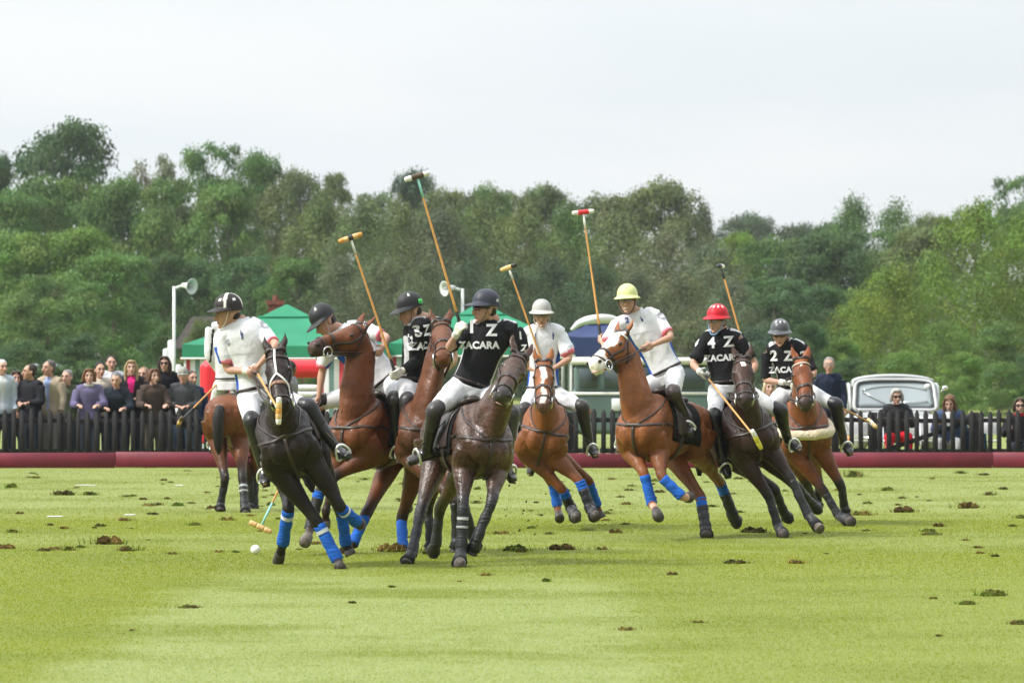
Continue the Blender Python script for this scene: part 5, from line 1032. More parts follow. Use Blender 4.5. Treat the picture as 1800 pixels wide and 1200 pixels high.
        # stirrup iron hanging from the saddle
        if stir:
            bl = h0 + fdv * .10 - upv * .04; g = Geo(); rr = .070; arc = [bl + sv * rr * math.cos(a) + (upv * .118 * math.sin(a) if math.sin(a) > 0 else 0) for a in np.linspace(-.05, math.pi + .05, 15)]; g.tube(arc, .0125, 8, 1); g.box(bl - upv * .004, (sv * rr, fdv * .022, upv * .005), bev=.002); st = g.obj('stirrup', M('bright_steel', (.88, .88, .88), .35, .5, metal=.7), h['saddle'])
            g = Geo(); top = bl + upv * .12; sg = 1 if s == 'L' else -1; bar = h['B'](.12, sg * .24, 1.36); mid = (bar + top) / 2; l, n_, i_, d_ = h['bvh'].find_nearest(Vector(mid)); l = np.array(l); n_ = np.array(n_); mid = l + n_ * .03 if (mid - l) @ n_ < .03 else mid
            g.tube([bar, mid, top], .014, 6, 4, flat=.35); g.obj('stirrup_leather', lea, h['saddle'])
    hm = dict(helm); dirc = hc + U * (.074 if 'dz' not in hm else hm.pop('dz')) - F * .008; helmet(root, dirc, F, U, **hm); chin_strap(root, H, strapc)
    if lens is not None: glasses(root, H, lens[0], dark=lens[1])
    return dict(root=root, J=J, shirt=so_, sb=bvh_of(so_), up=up, lat=J['slat'], fw=nrm(np.cross(J['slat'], up)), hand={s: hd[s][0] + hd[s][1] * .075 + hd[s][3] * .02 for s in 'LR'}, H=H, F=F, U=U, S=S)

cane = M('cane', srgb(206, 150, 84), .45, .4, noise=.18, nscale=30, bump=.1, bscale=20); willow = M('mallet_wood', srgb(222, 178, 120), .5, .3, noise=.15, nscale=25)
MC = dict(white=(.78, .76, .72), black=(.02, .02, .02), red=srgb(214, 44, 50), turq=srgb(150, 214, 206), orange=srgb(216, 150, 70), tan=srgb(222, 178, 120), yellow=srgb(212, 196, 70), dark=(.04, .05, .06), brown=srgb(84, 66, 50))
def mallet(label, hand, hd, headdir, colours, shaft_top=('white', .14), L=1.32, butt=.06, headlen=.235, grip=.18, band=None):
    hand, hd = np.asarray(hand), np.asarray(hd); d = nrm(hd - hand); b = hand - d * butt; root = empty('polo_mallet', b, label, 'mallet', 'polo mallets'); L = np.linalg.norm(hd - b)
    g = Geo(); n = 10; g.tube([b + d * L * t for t in np.linspace(.10, 1, n)], np.interp(np.linspace(.1, 1, n), [0, 1], [.0125, .009]), 8, 1); g.obj('shaft', cane, root)
    g = Geo(); g.tube([b, b + d * .02, b + d * grip, b + d * (grip + .03)], [.017, .018, .015, .013], 10, 2); g.obj('grip', M('grip', (.03, .03, .03), .8, bump=.6, bscale=80), root)
    if shaft_top: g = Geo(); g.tube([hd - d * shaft_top[1], hd - d * .01], .0115, 8, 1); g.obj('shaft_wrap', M('paint_' + shaft_top[0], MC[shaft_top[0]], .5), root)
    a = orth(headdir, d); g = Geo(); k = len(colours); 
    for i, cn in enumerate(colours):
        t0, t1 = -.5 + i / k, -.5 + (i + 1) / k; e = 14; g = Geo(); ts = np.linspace(t0, t1, 5); rr = [.026 * (1 - (abs(t) * 2) ** 4 * .25) for t in ts]; g.tube([hd + a * headlen * t for t in ts], rr, e, 1); hh = g.obj('head' if i == 0 else 'head_band', M('paint_' + cn, MC[cn], .5, noise=.1, nscale=30), root)
    g = Geo(); s_ = nrm(np.cross(d, a)); g.tube([b + s_ * .012, b + s_ * .05 + d * .06, b + s_ * .045 + d * .12, b + d * .16 + s_ * .015], .006, 6, 3, flat=1.6); g.obj('wrist_strap', lea, root)
# ================================================================== THE NINE HORSES AND RIDERS
BAY = (.140, .045, .015); CHEST = (.205, .068, .020); DARKB = (.018, .0105, .0085); SEAL = (.042, .020, .013)
X = lambda *a: a
DBG = None
def dbg(nm, h):
    if DBG is None: return
    for q, v in (('withers', h['B'](.36, 0, 1.55)), ('chest', h['B'](.77, 0, 1.13)), ('seat', h['B'](-.03, 0, 1.6)), ('rump', h['B'](-.8, 0, 1.3)), ('poll', h['pp']), ('muz', h['mz']), ('elbL', h['joints']['FL'][0]), ('elbR', h['joints']['FR'][0])):
        s_ = FPX / v[1]; print(nm, q, round(900 + v[0] * s_), round(HY - (v[2] - CAMH) * s_), 'Y', round(v[1], 2), 'z', round(v[2], 2))
    for q, J in h['joints'].items(): print('   ', q, [(round(float(j[1]) , 2), round(float(j[2]), 2)) for j in J], 'len', [round(float(np.linalg.norm(J[i + 1] - J[i])), 2) for i in range(3)])

# A: dark bay at the front left
hA = horse('A', 'dark brown horse with a white strap down its face turning at the front left', (484, 704, 50.6), -3, 6, -18, (485, 622, -1), (494, 715, -1), (-.15, -1, .25),
  dict(FL=([(600, 893, -1), (627, 917, 1), (634, 923, 51.0)], 'bluew'), FR=([(560, 920, -1), (594, 985, 1), (599, 1001, 50.0)], 'bluew'),
       HL=([(600, 900, 51.6), (608, 955, 51.7), (617, 975, 51.7)], 'blue'), HR=([(507, 895, 50.9), (497, 955, 51.1), (490, 984, 51.3)], 'bluew')), DARKB, dark=(.014, .012, .011), white_noseband=True)
dbg('A', hA)
# B: bay with its head thrown up
hB = horse('B', 'reddish bay horse throwing its head high in profile beside the dark brown horse', (647, 690, 54.3), -31, 8, 0, (634, 578, -.2), (545, 606, -.1), (-.25, -.3, 1),
  dict(FL=([(585, 838, -1), (573, 898, 1), (572, 926, 54.0)], None), FR=([(560, 868, -1), (545, 928, 1), (538, 955, 53.6)], 'blackblue'),
       HL=([(706, 912, 55.2), (708, 962, 55.0), (708, 982, 54.9)], 'blue'), HR=([(643, 905, 54.4), (620, 955, 54.2), (605, 972, 54.1)], 'blue')), BAY, muzzle=(.06, .035, .028), hoofs=('FL', 'FR'), points=.75)
dbg('B', hB)
# C: bay behind the front black shirt
hC = horse('C', 'brown horse seen nose-on, half hidden behind the front black-shirted rider', (748, 688, 54.0), -4, 4, 0, (775, 572, -1), (779, 628, -1), (0, -1, .5),
  dict(FL=([(815, 885, 53.2), (832, 945, 53.4), (838, 966, 53.3)], 'black'), FR=([(800, 880, 53.3), (803, 945, 53.4), (800, 970, 53.4)], 'black'),
       HL=([(752, 890, 55.3), (757, 950, 55.3), (755, 966, 55.3)], 'black'), HR=([(716, 850, 55.6), (716, 880, 55.9), (717, 892, 56.0)], None)), (.105, .038, .016), k=.98)
dbg('C', hC)
# D: sweaty dark roan in the middle
hD = horse('D', 'sweaty dark bay horse in the centre foreground turning its head to the right', (842, 702, 51.3), 18, 4, 3, (912, 628, -1), (883, 695, -1), (.15, -1, .25),
  dict(FL=([(865, 880, -1), (838, 948, 1), (828, 972, 50.9)], 'black'), FR=([(814, 888, -1), (811, 968, 1), (806, 996, 50.4)], 'blackw'),
       HL=([(773, 892, 52.6), (766, 955, 52.7), (760, 972, 52.8)], 'black'), HR=([(738, 905, 51.6), (724, 972, 51.4), (712, 992, 51.3)], 'black')), (.060, .026, .014), mottled=.30, dark=(.02, .015, .014), hoofs=('FR',), ears=((.1, .13), (.1, .13)), muzzle=(.03, .024, .024))
dbg('D', hD)
# E: chestnut with a blaze
hE = horse('E', 'bright chestnut horse with a narrow white blaze galloping straight ahead', (968, 700, 62.6), 3, 2, 12, (955, 640, -1), (955, 712, -1), (0, -1, .2),
  dict(FL=([(1019, 845, -1), (1038, 893, 1), (1047, 910, 61.6)], 'blueblack'), FR=([(990, 862, -1), (1004, 893, 1), (1013, 912, 61.4)], 'blueblack'),
       HL=([(1036, 846, 63.6), (1049, 888, 63.8), (1057, 910, 63.8)], 'sockblue'), HR=([(971, 848, 63.6), (980, 890, 63.6), (984, 914, 63.4)], 'sockblue')), CHEST, points=0, blaze=[(.10, .42, .032, .0), (.35, .68, .014, .0), (.66, .98, .030, .0)], muzzle=(.12, .06, .05), k=1.02)
dbg('E', hE)
# F: big chestnut with the white face
hF = horse('F', 'tall chestnut horse with a wide white face and blue bandages trotting to the left', (1146, 686, 59.0), -26, 6, 0, (1092, 590, -1), (1040, 640, -1), (-.75, -.75, .55),
  dict(FL=([(1163, 838, -1), (1198, 872, 1), (1213, 876, 58.6)], 'blue'), FR=([(1132, 832, -1), (1146, 885, 1), (1160, 910, 57.8)], 'blue'),
       HL=([(1266, 848, 60.6), (1288, 905, 60.8), (1297, 920, 60.9)], 'blueblack'), HR=([(1232, 875, 59.2), (1240, 925, 59.1), (1243, 944, 58.9)], 'blueblack')), CHEST, points=.0, k=1.03, blaze=[(-.05, .45, .075, .005), (.40, .80, .06, .0), (.72, 1.1, .2, -.3)], muzzle=(.6, .42, .36), wraps={'FR': 'pink', 'FL': 'pink'}, hoofs=(), browband=whl)
dbg('F', hF)
# G: dark brown under the red helmet
hG = horse('G', 'dark brown horse with a white star leaning into a turn under the red-helmeted rider', (1293, 700, 59.7), 8, 4, -18, (1305, 633, -1), (1311, 705, -1), (.08, -1, .2),
  dict(FL=([(1391, 842, -1), (1421, 905, 1), (1443, 932, 59.2)], 'black'), FR=([(1352, 873, -1), (1368, 925, 1), (1379, 943, 58.9)], 'black'),
       HL=([(1405, 860, 60.4), (1428, 885, 60.7), (1437, 896, 60.8)], 'black'), HR=([(1362, 860, 60.2), (1378, 900, 60.5), (1386, 912, 60.6)], 'black')), SEAL, dark=(.02, .016, .016), blaze=[(.12, .24, .024, .0)], muzzle=(.05, .035, .032), hoofs=('FL',))
dbg('G', hG)
# H: bay with the sheepskin
hH = horse('H', 'bay horse with a pale sheepskin collar and tan browband at the right of the group', (1408, 695, 64.0), 4, 4, -4, (1408, 635, -1), (1418, 712, -1), (.05, -1, .2),
  dict(FL=([(1479, 855, -1), (1484, 888, 1), (1488, 905, 64.0)], 'black'), FR=([(1450, 866, -1), (1474, 906, 1), (1498, 919, 63.2)], 'black'),
       HL=([(1440, 850, 65.4), (1437, 880, 65.6), (1440, 893, 65.6)], 'black'), HR=([(1418, 850, 65.2), (1430, 880, 65.5), (1438, 893, 65.5)], 'black')), (.19, .058, .019), sheep=True, browband=M('tan_band', (.45, .36, .28), .7), blaze=[(.10, .18, .016, .0)], muzzle=(.06, .04, .035), dark=(.03, .02, .018))
dbg('H', hH)
# R: the umpire's horse seen from behind
hR = horse('R', 'bay horse seen from behind, walking away at the left with dark legs', (430, 690, 70.6), 168, 0, 0, (470, 640, 1), (500, 690, 1), (.3, 1, .3),
  dict(FL=([(440, 845, 70.9), (441, 885, 71.0), (441, 898, 70.9)], 'black'), FR=([(449, 842, 71.0), (447, 884, 71.0), (447, 899, 71.0)], 'black'),
       HL=([(396, 842, 69.5), (388, 884, 69.6), (387, 898, 69.5)], 'black'), HR=([(426, 840, 69.4), (430, 888, 69.3), (432, 903, 69.2)], 'blackw')), BAY)
dbg('R', hR)
# head and arm data: pixel positions in the photograph with the sign of the depth step to the next joint
rA = rider('white-shirted polo player in a white-striped black helmet looking over his shoulder', hA, (452, 688), (425, 566, -1), (401, 553), (-.92, -.30, -.05),
  {'L': (462, 585, -1), 'R': (391, 592, -1)}, {'L': ((486, 607, -1), (452, 645, -1)), 'R': ((400, 650, 1), (437, 652, -1))},
  {'L': ((541, 717, -1), (588, 783, -1), (606, 790, -1)), 'R': ((443, 742, -1), (462, 818, 1), (463, 838, -1))}, TEAMW,
  dict(col=(.018, .014, .013), peak=.06, brim=.006, stripe=((.75, .72, .66), [(-62, .012), (-150, .010)]), spots=((.8, .8, .78), [-35, -105], .06)), gloves='R', hup=(.06, 0, 1), strapc=(.75, .7, .62), seed=11, boots=(.018, .017, .017), kneepad=(.016, .016, .017), twist=0)
rB = rider('white-shirted polo player in a black helmet leaning low over his horse\'s neck', hB, (678, 672), (600, 580, -1), (572, 567), (-.72, -.42, -.55),
  {'L': (640, 578, -1), 'R': (580, 606, -1)}, {'L': ((680, 592, -1), (672, 612, -1)), 'R': ((566, 655, 1), (560, 700, -1))},
  {'L': ((694, 705, -1), (697, 778, 1), (700, 795, -1)), 'R': ((560, 708, -1), (560, 780, 1), (552, 795, -1))}, TEAMW,
  dict(col=(.016, .017, .02), peak=.07, brim=.006, spots=((.5, .5, .45), [-60], .09)), hup=(-.35, 0, 1), strapc=(.5, .4, .34), seed=21, boots=(.02, .018, .018), kneepad=(.018, .016, .016))
rC = rider('black-shirted polo player in a black helmet with a small green badge', hC, (733, 672), (748, 562, -1), (722, 548), (-.88, -.40, -.28),
  {'L': (783, 578, -1), 'R': (733, 582, -1)}, {'L': ((800, 630, 1), (775, 660, -1)), 'R': ((732, 635, 1), (706, 652, -1))},
  {'L': ((790, 715, -1), (800, 780, 1), (800, 798, -1)), 'R': ((716, 706, -1), (712, 780, 1), (700, 795, -1))}, TEAMB,
  dict(col=(.018, .018, .02), peak=.075, brim=.006, spots=((.6, .6, .58), [-80], .09)), gloves='RL', long_sleeve='R', seed=31)
rD = rider('black-shirted polo player with a raised gloved fist, navy helmet and dark glasses in the centre', hD, (828, 678), (868, 565, -1), (853, 545), (-.90, -.50, .05),
  {'L': (903, 583, -1), 'R': (827, 583, -1)}, {'L': ((926, 640, -1), (890, 672, -1)), 'R': ((789, 612, -1), (803, 585, -1))},
  {'L': ((897, 728, -1), (892, 810, 1), (908, 832, -1)), 'R': ((765, 722, -1), (750, 788, 1), (716, 800, -1))}, TEAMB,
  dict(col=(.03, .032, .05), peak=.075, brim=.006, rough=.5, spots=((.6, .6, .6), [-120], .02)), gloves='R', lens=((.10, .01, .01), True), hup=(.03, 0, 1), seed=41, kneepad=(.045, .04, .04), strapc=(.12, .10, .09), grip={'R': (-.28, 0, 1)}, hairc=(.025, .018, .014))
rE = rider('white-shirted polo player facing ahead in a pale grey helmet with glasses', hE, (955, 686), (953, 572, -1), (952, 556), (.0, -1, -.02),
  {'L': (985, 590, 1), 'R': (919, 592, 1)}, {'L': ((1002, 630, -1), (972, 648, -1)), 'R': ((918, 640, -1), (950, 655, -1))},
  {'L': ((1022, 716, -1), (1036, 776, 1), (1045, 790, -1)), 'R': ((922, 722, -1), (932, 800, 1), (922, 828, -1))}, TEAMW,
  dict(col=(.42, .41, .40), peak=.028, brim=.028, rough=.75, brimcol=(.55, .52, .48)), lens=((.25, .2, .18), False), strapc=(.55, .45, .38), seed=51, boots=(.015, .014, .014), grip={'R': (-.45, 0, 1)})
rF = rider('tall white-shirted polo player in a pale yellow helmet, grimacing, on the white-faced horse', hF, (1172, 655), (1120, 550, -1), (1103, 531), (-.22, -1, .04),
  {'L': (1156, 558, -1), 'R': (1088, 572, 1)}, {'L': ((1180, 592, -1), (1146, 607, -1)), 'R': ((1066, 608, -1), (1056, 598, 1))},
  {'L': ((1184, 690, -1), (1205, 735, 1), (1208, 752, -1)), 'R': ((1108, 700, -1), (1098, 765, 1), (1088, 780, -1))}, TEAMW,
  dict(col=(.66, .68, .30), peak=.028, brim=.026, rough=.6), lens=((.25, .2, .18), False), strapc=(.10, .04, .04), seed=61, boots=(.03, .026, .024), kneepad=(.05, .035, .033), teeth=True, torsoL=.56, hup=(-.05, 0, 1))
rG = rider('black-shirted polo player number four in a red helmet, looking left', hG, (1278, 676), (1272, 583, -1), (1261, 566), (-.55, -.83, 0),
  {'L': (1300, 597, -1), 'R': (1238, 600, -1)}, {'L': ((1328, 640, -1), (1314, 668, -1)), 'R': ((1218, 640, -1), (1232, 655, -1))},
  {'L': ((1370, 722, -1), (1384, 770, 1), (1402, 780, -1)), 'R': ((1256, 735, -1), (1270, 805, 1), (1282, 828, -1))}, TEAMB,
  dict(col=srgb(196, 22, 40), peak=.030, brim=.026, spots=((.78, .76, .76), [-75, -40, -5, 30, 65], .085)), gloves='R', lens=((.3, .28, .27), False), strapc=srgb(120, 160, 200), seed=71, boots=(.014, .013, .014), kneepad=(.014, .013, .014), grip={'R': (-.5, 0, 1), 'L': (-.3, 0, 1)})
rH = rider('black-shirted polo player number two in a dark grey helmet and dark glasses at the right', hH, (1395, 682), (1382, 600, -1), (1371, 590), (-.08, -1, -.10),
  {'L': (1412, 618, 1), 'R': (1349, 620, 1)}, {'L': ((1432, 655, -1), (1408, 672, -1)), 'R': ((1345, 668, -1), (1378, 672, -1))},
  {'L': ((1468, 712, -1), (1482, 770, 1), (1494, 788, -1)), 'R': ((1345, 725, -1), (1350, 785, 1), (1345, 800, -1))}, TEAMB,
  dict(col=(.075, .078, .088), peak=.026, brim=.026, rough=.35, spots=((.6, .6, .62), [-45, -5, 35], .085)), gloves='RL', long_sleeve='', slvL=.9, slvR=.95, lens=((.12, .03, .02), True), seed=81, boots=(.012, .012, .014), kneepad=(.012, .012, .014), grip={'R': (.8, 0, -.4)})
rR = rider('umpire in a white shirt with black stripes riding away behind the striped-helmet player', hR, (404, 670), (402, 572, 1), (398, 556), (-.3, .9, .0),
  {'L': (374, 578, 1), 'R': (428, 580, 1)}, {'L': ((370, 625, 1), (386, 655, 1)), 'R': ((440, 630, 1), (430, 665, 1))},
  {'L': ((377, 712, 1), (374, 765, -1), (371, 785, -1)), 'R': ((455, 712, 1), (458, 765, -1), (462, 785, -1))}, dict(base=(.66, .66, .68), umpire=1),
  dict(col=(.02, .02, .02), peak=.04, brim=.006), seed=91, long_sleeve='L', kneepad=(.03, .02, .018), boots=(.02, .018, .018))

# ------------------------------------------------------------------ lettering and emblems on the shirts
W_ = (.72, .72, .74)
def let(r, nm, t, xy, size, **k): lettering(nm, t, xy, size, r['sb'], k.pop('right', r['lat']), r['up'], r['shirt'], fwd=k.pop('fwd', r['fw']), **k)
let(rD, 'shirt_number', '1', (829, 575), .115); let(rD, 'shirt_letter', 'Z', (864, 581), .105); let(rD, 'shirt_name', 'ZACARA', (842, 607), .064, bold=.065)
let(rD, 'sleeve_number', '1', (914, 590), .07, fwd=nrm(rD['lat'] + rD['fw'])); let(rD, 'sleeve_letter', 'Z', (921, 612), .06, fwd=nrm(rD['lat'] + rD['fw']))
let(rG, 'shirt_number', '4', (1251, 603), .115); let(rG, 'shirt_letter', 'Z', (1281, 601), .11); let(rG, 'shirt_name', 'ZACARA', (1270, 629), .066, bold=.065)
let(rG, 'sleeve_number', '4', (1225, 603), .07, fwd=nrm(rG['fw'] - rG['lat'])); let(rG, 'sleeve_letter', 'Z', (1217, 616), .09, fwd=nrm(rG['fw'] - rG['lat'])); let(rG, 'sleeve_number', '1', (1318, 610), .09, fwd=nrm(rG['fw'] + rG['lat']))
let(rH, 'shirt_number', '2', (1360, 626), .115); let(rH, 'shirt_letter', 'Z', (1386, 626), .11); let(rH, 'shirt_name', 'ZACARA', (1381, 650), .066, bold=.065); let(rH, 'sleeve_number', '2', (1414, 625), .09, fwd=nrm(rH['fw'] + rH['lat'])); let(rH, 'sleeve_number', '2', (1331, 652), .09, fwd=nrm(rH['fw'] - rH['lat']))
let(rC, 'shirt_number', '3', (731, 582), .10); let(rC, 'shirt_letter', 'Z', (749, 581), .10); let(rC, 'shirt_name', 'ZACARA', (750, 607), .07, bold=.065); let(rC, 'sleeve_number', '3', (721, 600), .12, fwd=nrm(rC['fw'] - rC['lat']))
NAVY = srgb(44, 62, 128); GREY = (.36, .37, .42)
def emblem(r, xy, s_=1.0):
    o = np.array([0, 0, CAMH]); d = nrm(P(xy[0], xy[1], 50) - o); l, n, i, ds = r['sb'].ray_cast(Vector(o), Vector(d))
    if l is None: return
    c = np.array(l) + r['fw'] * .006; a, u = r['lat'], r['up']; pts = [(-.3, -1), (.35, -1), (.25, -.55), (.45, -.15), (.5, .35), (.25, .15), (.2, .55), (.05, 1), (-.1, .5), (-.22, .0), (-.1, -.5)]
    g = Geo(); V = [c + (a * x * .030 + u * y * .045) * s_ for x, y in pts]; V2 = [v + r['fw'] * .002 for v in V]; n_ = len(V); g.add(V + V2, [tuple(range(n_)), tuple(range(2 * n_ - 1, n_ - 1, -1))] + [(i, (i + 1) % n_, n_ + (i + 1) % n_, n_ + i) for i in range(n_)]); g.obj('emblem', M('navy_print', NAVY, .7), r['shirt'], flat=True)
def marks(r, xy, n_=16, w_=.27):
    # a faint printed line on the shirt, too soft in the photograph to read
    o = np.array([0, 0, CAMH]); d = nrm(P(xy[0], xy[1], 50) - o); l, n, i, ds = r['sb'].ray_cast(Vector(o), Vector(d)); q = random.Random(5); g = Geo()
    if l is None: return
    for k in range(n_):
        x = (k / n_ - .5) * w_; hgt = q.choice([.012, .012, .018]); c = np.array(l) + r['lat'] * x; c0, n0, i0, d0 = r['sb'].ray_cast(Vector(c + r['fw'] * .15), Vector(-r['fw']), .4)
        if c0 is None: continue
        c0 = np.array(c0) + r['fw'] * .005; g.add([c0, c0 + r['lat'] * .008, c0 + r['lat'] * .008 + r['up'] * hgt, c0 + r['up'] * hgt * .9], [(0, 1, 2, 3)])
    g.obj('printed_line', M('grey_print', (.42, .43, .47), .7), r['shirt'], flat=True)
emblem(rA, (424, 587)); emblem(rF, (1128, 562)); emblem(rE, (972, 589))
let(rA, 'shirt_number', '4', (399, 602), .06, col=GREY); marks(rA, (421, 624))
let(rF, 'shirt_number', '2', (1102, 563), .06, col=NAVY); marks(rF, (1130, 586)); let(rF, 'sleeve_mark', 'C', (1162, 556), .07, col=GREY, fwd=nrm(rF['fw'] + rF['lat']))
let(rE, 'shirt_number', '1', (941, 591), .06, col=GREY); let(rE, 'sleeve_mark', 'C', (999, 590), .05, col=GREY, fwd=nrm(rE['fw'] + rE['lat'])); let(rA, 'sleeve_mark', 'C', (463, 571), .07, col=GREY, fwd=nrm(rA['fw'] + rA['lat']))
# green badge on the black helmet
g = Geo(); c = rC['H'](-.075, -.075, .075); d = nrm(-rC['S'] * .7 - rC['F'] * .7); a = orth((0, 0, 1), d); b = np.cross(a, d); g.loft([c, c + d * .024], [b * .024] * 2, [a * .026] * 2, 16, p=4); bd = g.obj('helmet_badge', M('badge_green', srgb(60, 180, 90), .5), rC['root'])

# ------------------------------------------------------------------ reins
reins(hA, rA['hand']['L']); reins(hB, rB['hand']['L'], 0.0); reins(hC, rC['hand']['L']); reins(hD, rD['hand']['L']); reins(hE, rE['hand']['L']); reins(hF, rF['hand']['L'], 0.0); reins(hG, rG['hand']['L']); reins(hH, rH['hand']['L']); reins(hR, rR['hand']['R'])

# ------------------------------------------------------------------ mallets
def hdp(r, s, px, L, sg): return solve(r['hand'][s], px[0], px[1], L, sg)
mallet('mallet with white-ended tan head hanging in front of the dark brown horse', rA['hand']['R'], P(490, 722, 48.9), (.03, -.2, 1), ['white', 'tan', 'orange', 'tan', 'white'], ('turq', .22))
mallet('mallet with a turquoise shaft end reaching down to the grass near the white ball', rB['hand']['R'], hdp(rB, 'R', (458, 926), 1.3, -1), (1, 0, -.35), ['tan', 'tan', 'tan'], ('turq', .26))
mallet('upright mallet with black-banded tan head held by the player with the green helmet badge', rC['hand']['R'], hdp(rC, 'R', (616, 418), 1.28, 1), (1, .2, .35), ['orange', 'tan', 'black', 'tan', 'orange'], ('white', .16))
mallet('tallest raised mallet with brown and white head held by the central player', rD['hand']['R'], hdp(rD, 'R', (733, 310), 1.36, 1), (1, .3, .0), ['white', 'brown', 'brown', 'white'], ('turq', .2))
mallet('mallet with small tan head raised behind the narrow-blazed horse', rE['hand']['R'], hdp(rE, 'R', (894, 470), 1.25, 1), (1, -.8, -.2), ['tan', 'tan', 'tan', 'black'], ('white', .14))
mallet('mallet with red and white head raised beside the white-faced horse', rF['hand']['R'], hdp(rF, 'R', (1025, 373), 1.35, 1), (1, .25, .3), ['white', 'red', 'red', 'white'], ('white', .18))
mallet('mallet pointing down across the dark brown horse with white and yellow head', rG['hand']['R'], P(1330, 772, 57.9), (.35, .1, -.65), ['white', 'yellow', 'yellow'], ('white', .1))
mallet('mallet with pale head raised behind the red-helmeted player', P(1316, 640, 60.2), P(1267, 468, 60.3), (.1, 1, .55), ['dark', 'white', 'white'], ('dark', .14))
mallet('mallet held level across the body of the grey-helmeted player', rH['hand']['R'], hdp(rH, 'R', (1533, 744), 1.22, 1), (0, 1, .2), ['tan', 'white', 'tan'], None)
mallet('mallet pointing down to the left from the umpire', rR['hand']['L'], hdp(rR, 'L', (316, 741), .98, -1), (.3, 1, .2), ['brown', 'tan', 'brown'], ('dark', .3), headlen=.2)
# ================================================================== SPECTATORS BEHIND THE FENCE
YS = YF + .55
def mcol(c, r_=.8): return M('cloth_%d_%d_%d' % tuple(int(q * 999) for q in c), c, r_, .2, bump=.25, bscale=14, noise=.1, nscale=9)
def spectator(px, top, label, coat, trousers=(.03, .035, .05), hair='short', hairc=(.03, .02, .015), yaw=0, lean=.06, arms='rest', dy=0.0, inner=None, shades=False, specs=False, cap=None, skin=SKIN, seated=False, k=1.0, tilt=0, sleeve=1.9, scarf=None, armc=None, hood=False, armx=(0, 0), coatlen=-.25, group='spectators standing along the picket fence'):
    k = k * 1.10
    Y = YS + dy; s_ = Y / FPX; z = CAMH + (HY - top) * s_; x = (px - 900) * s_; ya = R(yaw)
    F = nrm([math.sin(ya), -math.cos(ya), -tilt]); U = orth((0, 0, 1), F); hc = np.array([x, Y - lean, z - .125 * k]); nk = hc + np.array([0, .02 + lean * .25, -.155 * k]) - F * .03
    J = {}; J['neck'] = nk; J['pelvis'] = nk + np.array([0, lean * .9, -.50 * k]); b = R(yaw * .55); lat = np.array([math.cos(b), math.sin(b), 0]); J['hlat'] = lat; J['slat'] = lat; fw = np.array([math.sin(b), -math.cos(b), 0]); up = nrm(nk - J['pelvis']); kk = k if not seated else 1
    for s, sg in (('L', 1), ('R', -1)): J['sh' + s] = nk + lat * sg * .185 * k - up * .085
    for s, sg in (('L', 1), ('R', -1)):
        J['hip' + s] = J['pelvis'] + lat * sg * .09 - up * .03
        if arms == 'rest': J['el' + s] = J['sh' + s] + lat * sg * .07 + fw * .12 - np.array([0, 0, .24]); tgt = np.array([x + sg * .06 + armx[0], YF - .02, max(1.02, J['el' + s][2] - .02)])
        elif arms == 'clasp': J['el' + s] = J['sh' + s] + lat * sg * .06 + fw * .02 - np.array([0, 0, .27]); tgt = J['sh' + s] * .5 + J['sh' + ('R' if s == 'L' else 'L')] * .5 + fw * .30 - np.array([0, 0, .30])
        elif arms == 'chin': J['el' + s] = J['sh' + s] + fw * .16 + lat * sg * .10 - np.array([0, 0, .20]); tgt = hc + F * .10 - np.array([0, 0, .14]) - lat * sg * -.03
        else: J['el' + s] = J['sh' + s] + lat * sg * .05 - np.array([0, 0, .28]); tgt = J['el' + s] + fw * .08 - np.array([0, 0, .24])
        d = nrm(tgt - J['el' + s]); J['wr' + s] = J['el' + s] + d * min(.25, np.linalg.norm(tgt - J['el' + s]))
        if seated: J['kn' + s] = J['hip' + s] + fw * .40 + lat * sg * .08 + np.array([0, 0, .04]); J['an' + s] = np.array([*(J['kn' + s] + fw * .05)[:2], .10])
        else: J['an' + s] = np.array([*(J['hip' + s] + lat * sg * .03)[:2], .09]); J['kn' + s] = (J['hip' + s] + J['an' + s]) / 2 + fw * .02 + np.array([0, 0, .02])
    root = empty('person', (x, Y, 0), label, 'person', group); g = Geo(); torso(g, J, 0, 0, 1, wide=.95 * k); H = head_geo(g, hc, F, U, k)
    g.tube([nk - up * .05, nk + up * .02, hc - U * .05 - F * .02, hc - F * .02], [.060, .054, .052, .056], 12, 2)
    for s in 'LR': arm(g, J, s, 0, 2.0); leg(g, J, s); hand_geo(g, J['wr' + s], nrm(J['wr' + s] - J['el' + s]), lat, (0, 0, -1), .5)
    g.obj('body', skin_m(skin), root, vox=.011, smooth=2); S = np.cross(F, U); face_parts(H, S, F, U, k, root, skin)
    hair_geo(root, hc, F, U, hair, hairc, int(px), k * 1.04)
    g = Geo(); torso(g, J, .034, coatlen, .97, wide=1.0 * k); arm(g, J, 'L', .028, sleeve); arm(g, J, 'R', .028, sleeve); g.tube([nk - up * .06, nk - up * .01, nk + up * .03], [.125, .100, .072], 14, 2)
    if hood: g.tube([nk + lat * .08 + up * .01, nk - fw * .07 + up * .02, nk - lat * .08 + up * .01], [.045, .055, .045], 10, 3)
    ic = inner
    def cf(V):
        C3 = np.tile(np.array(coat), (len(V), 1)); r = V - nk; s, u, f = r @ lat, r @ up, r @ fw
        if ic is not None: m = (f > .06) & (np.abs(s + .0) < .025 + .045 * np.clip(1 + u / .35, 0, 1)) & (u < .1) & (u > -.55); C3[m] = ic
        return C3
    sh = g.obj('jacket', M('coat_cloth', attr='Col', rough=.85, spec=.15, bump=.3, bscale=12, noise=.08, nscale=8), root, vox=.012, smooth=2, colfn=cf, disp=folds(int(px), .009, 16))
    g = Geo(); torso(g, J, .012, -.2, .12, wide=.95 * k, shoulders=False)
    for s in 'LR': leg(g, J, s, .022, 0, 1.93)
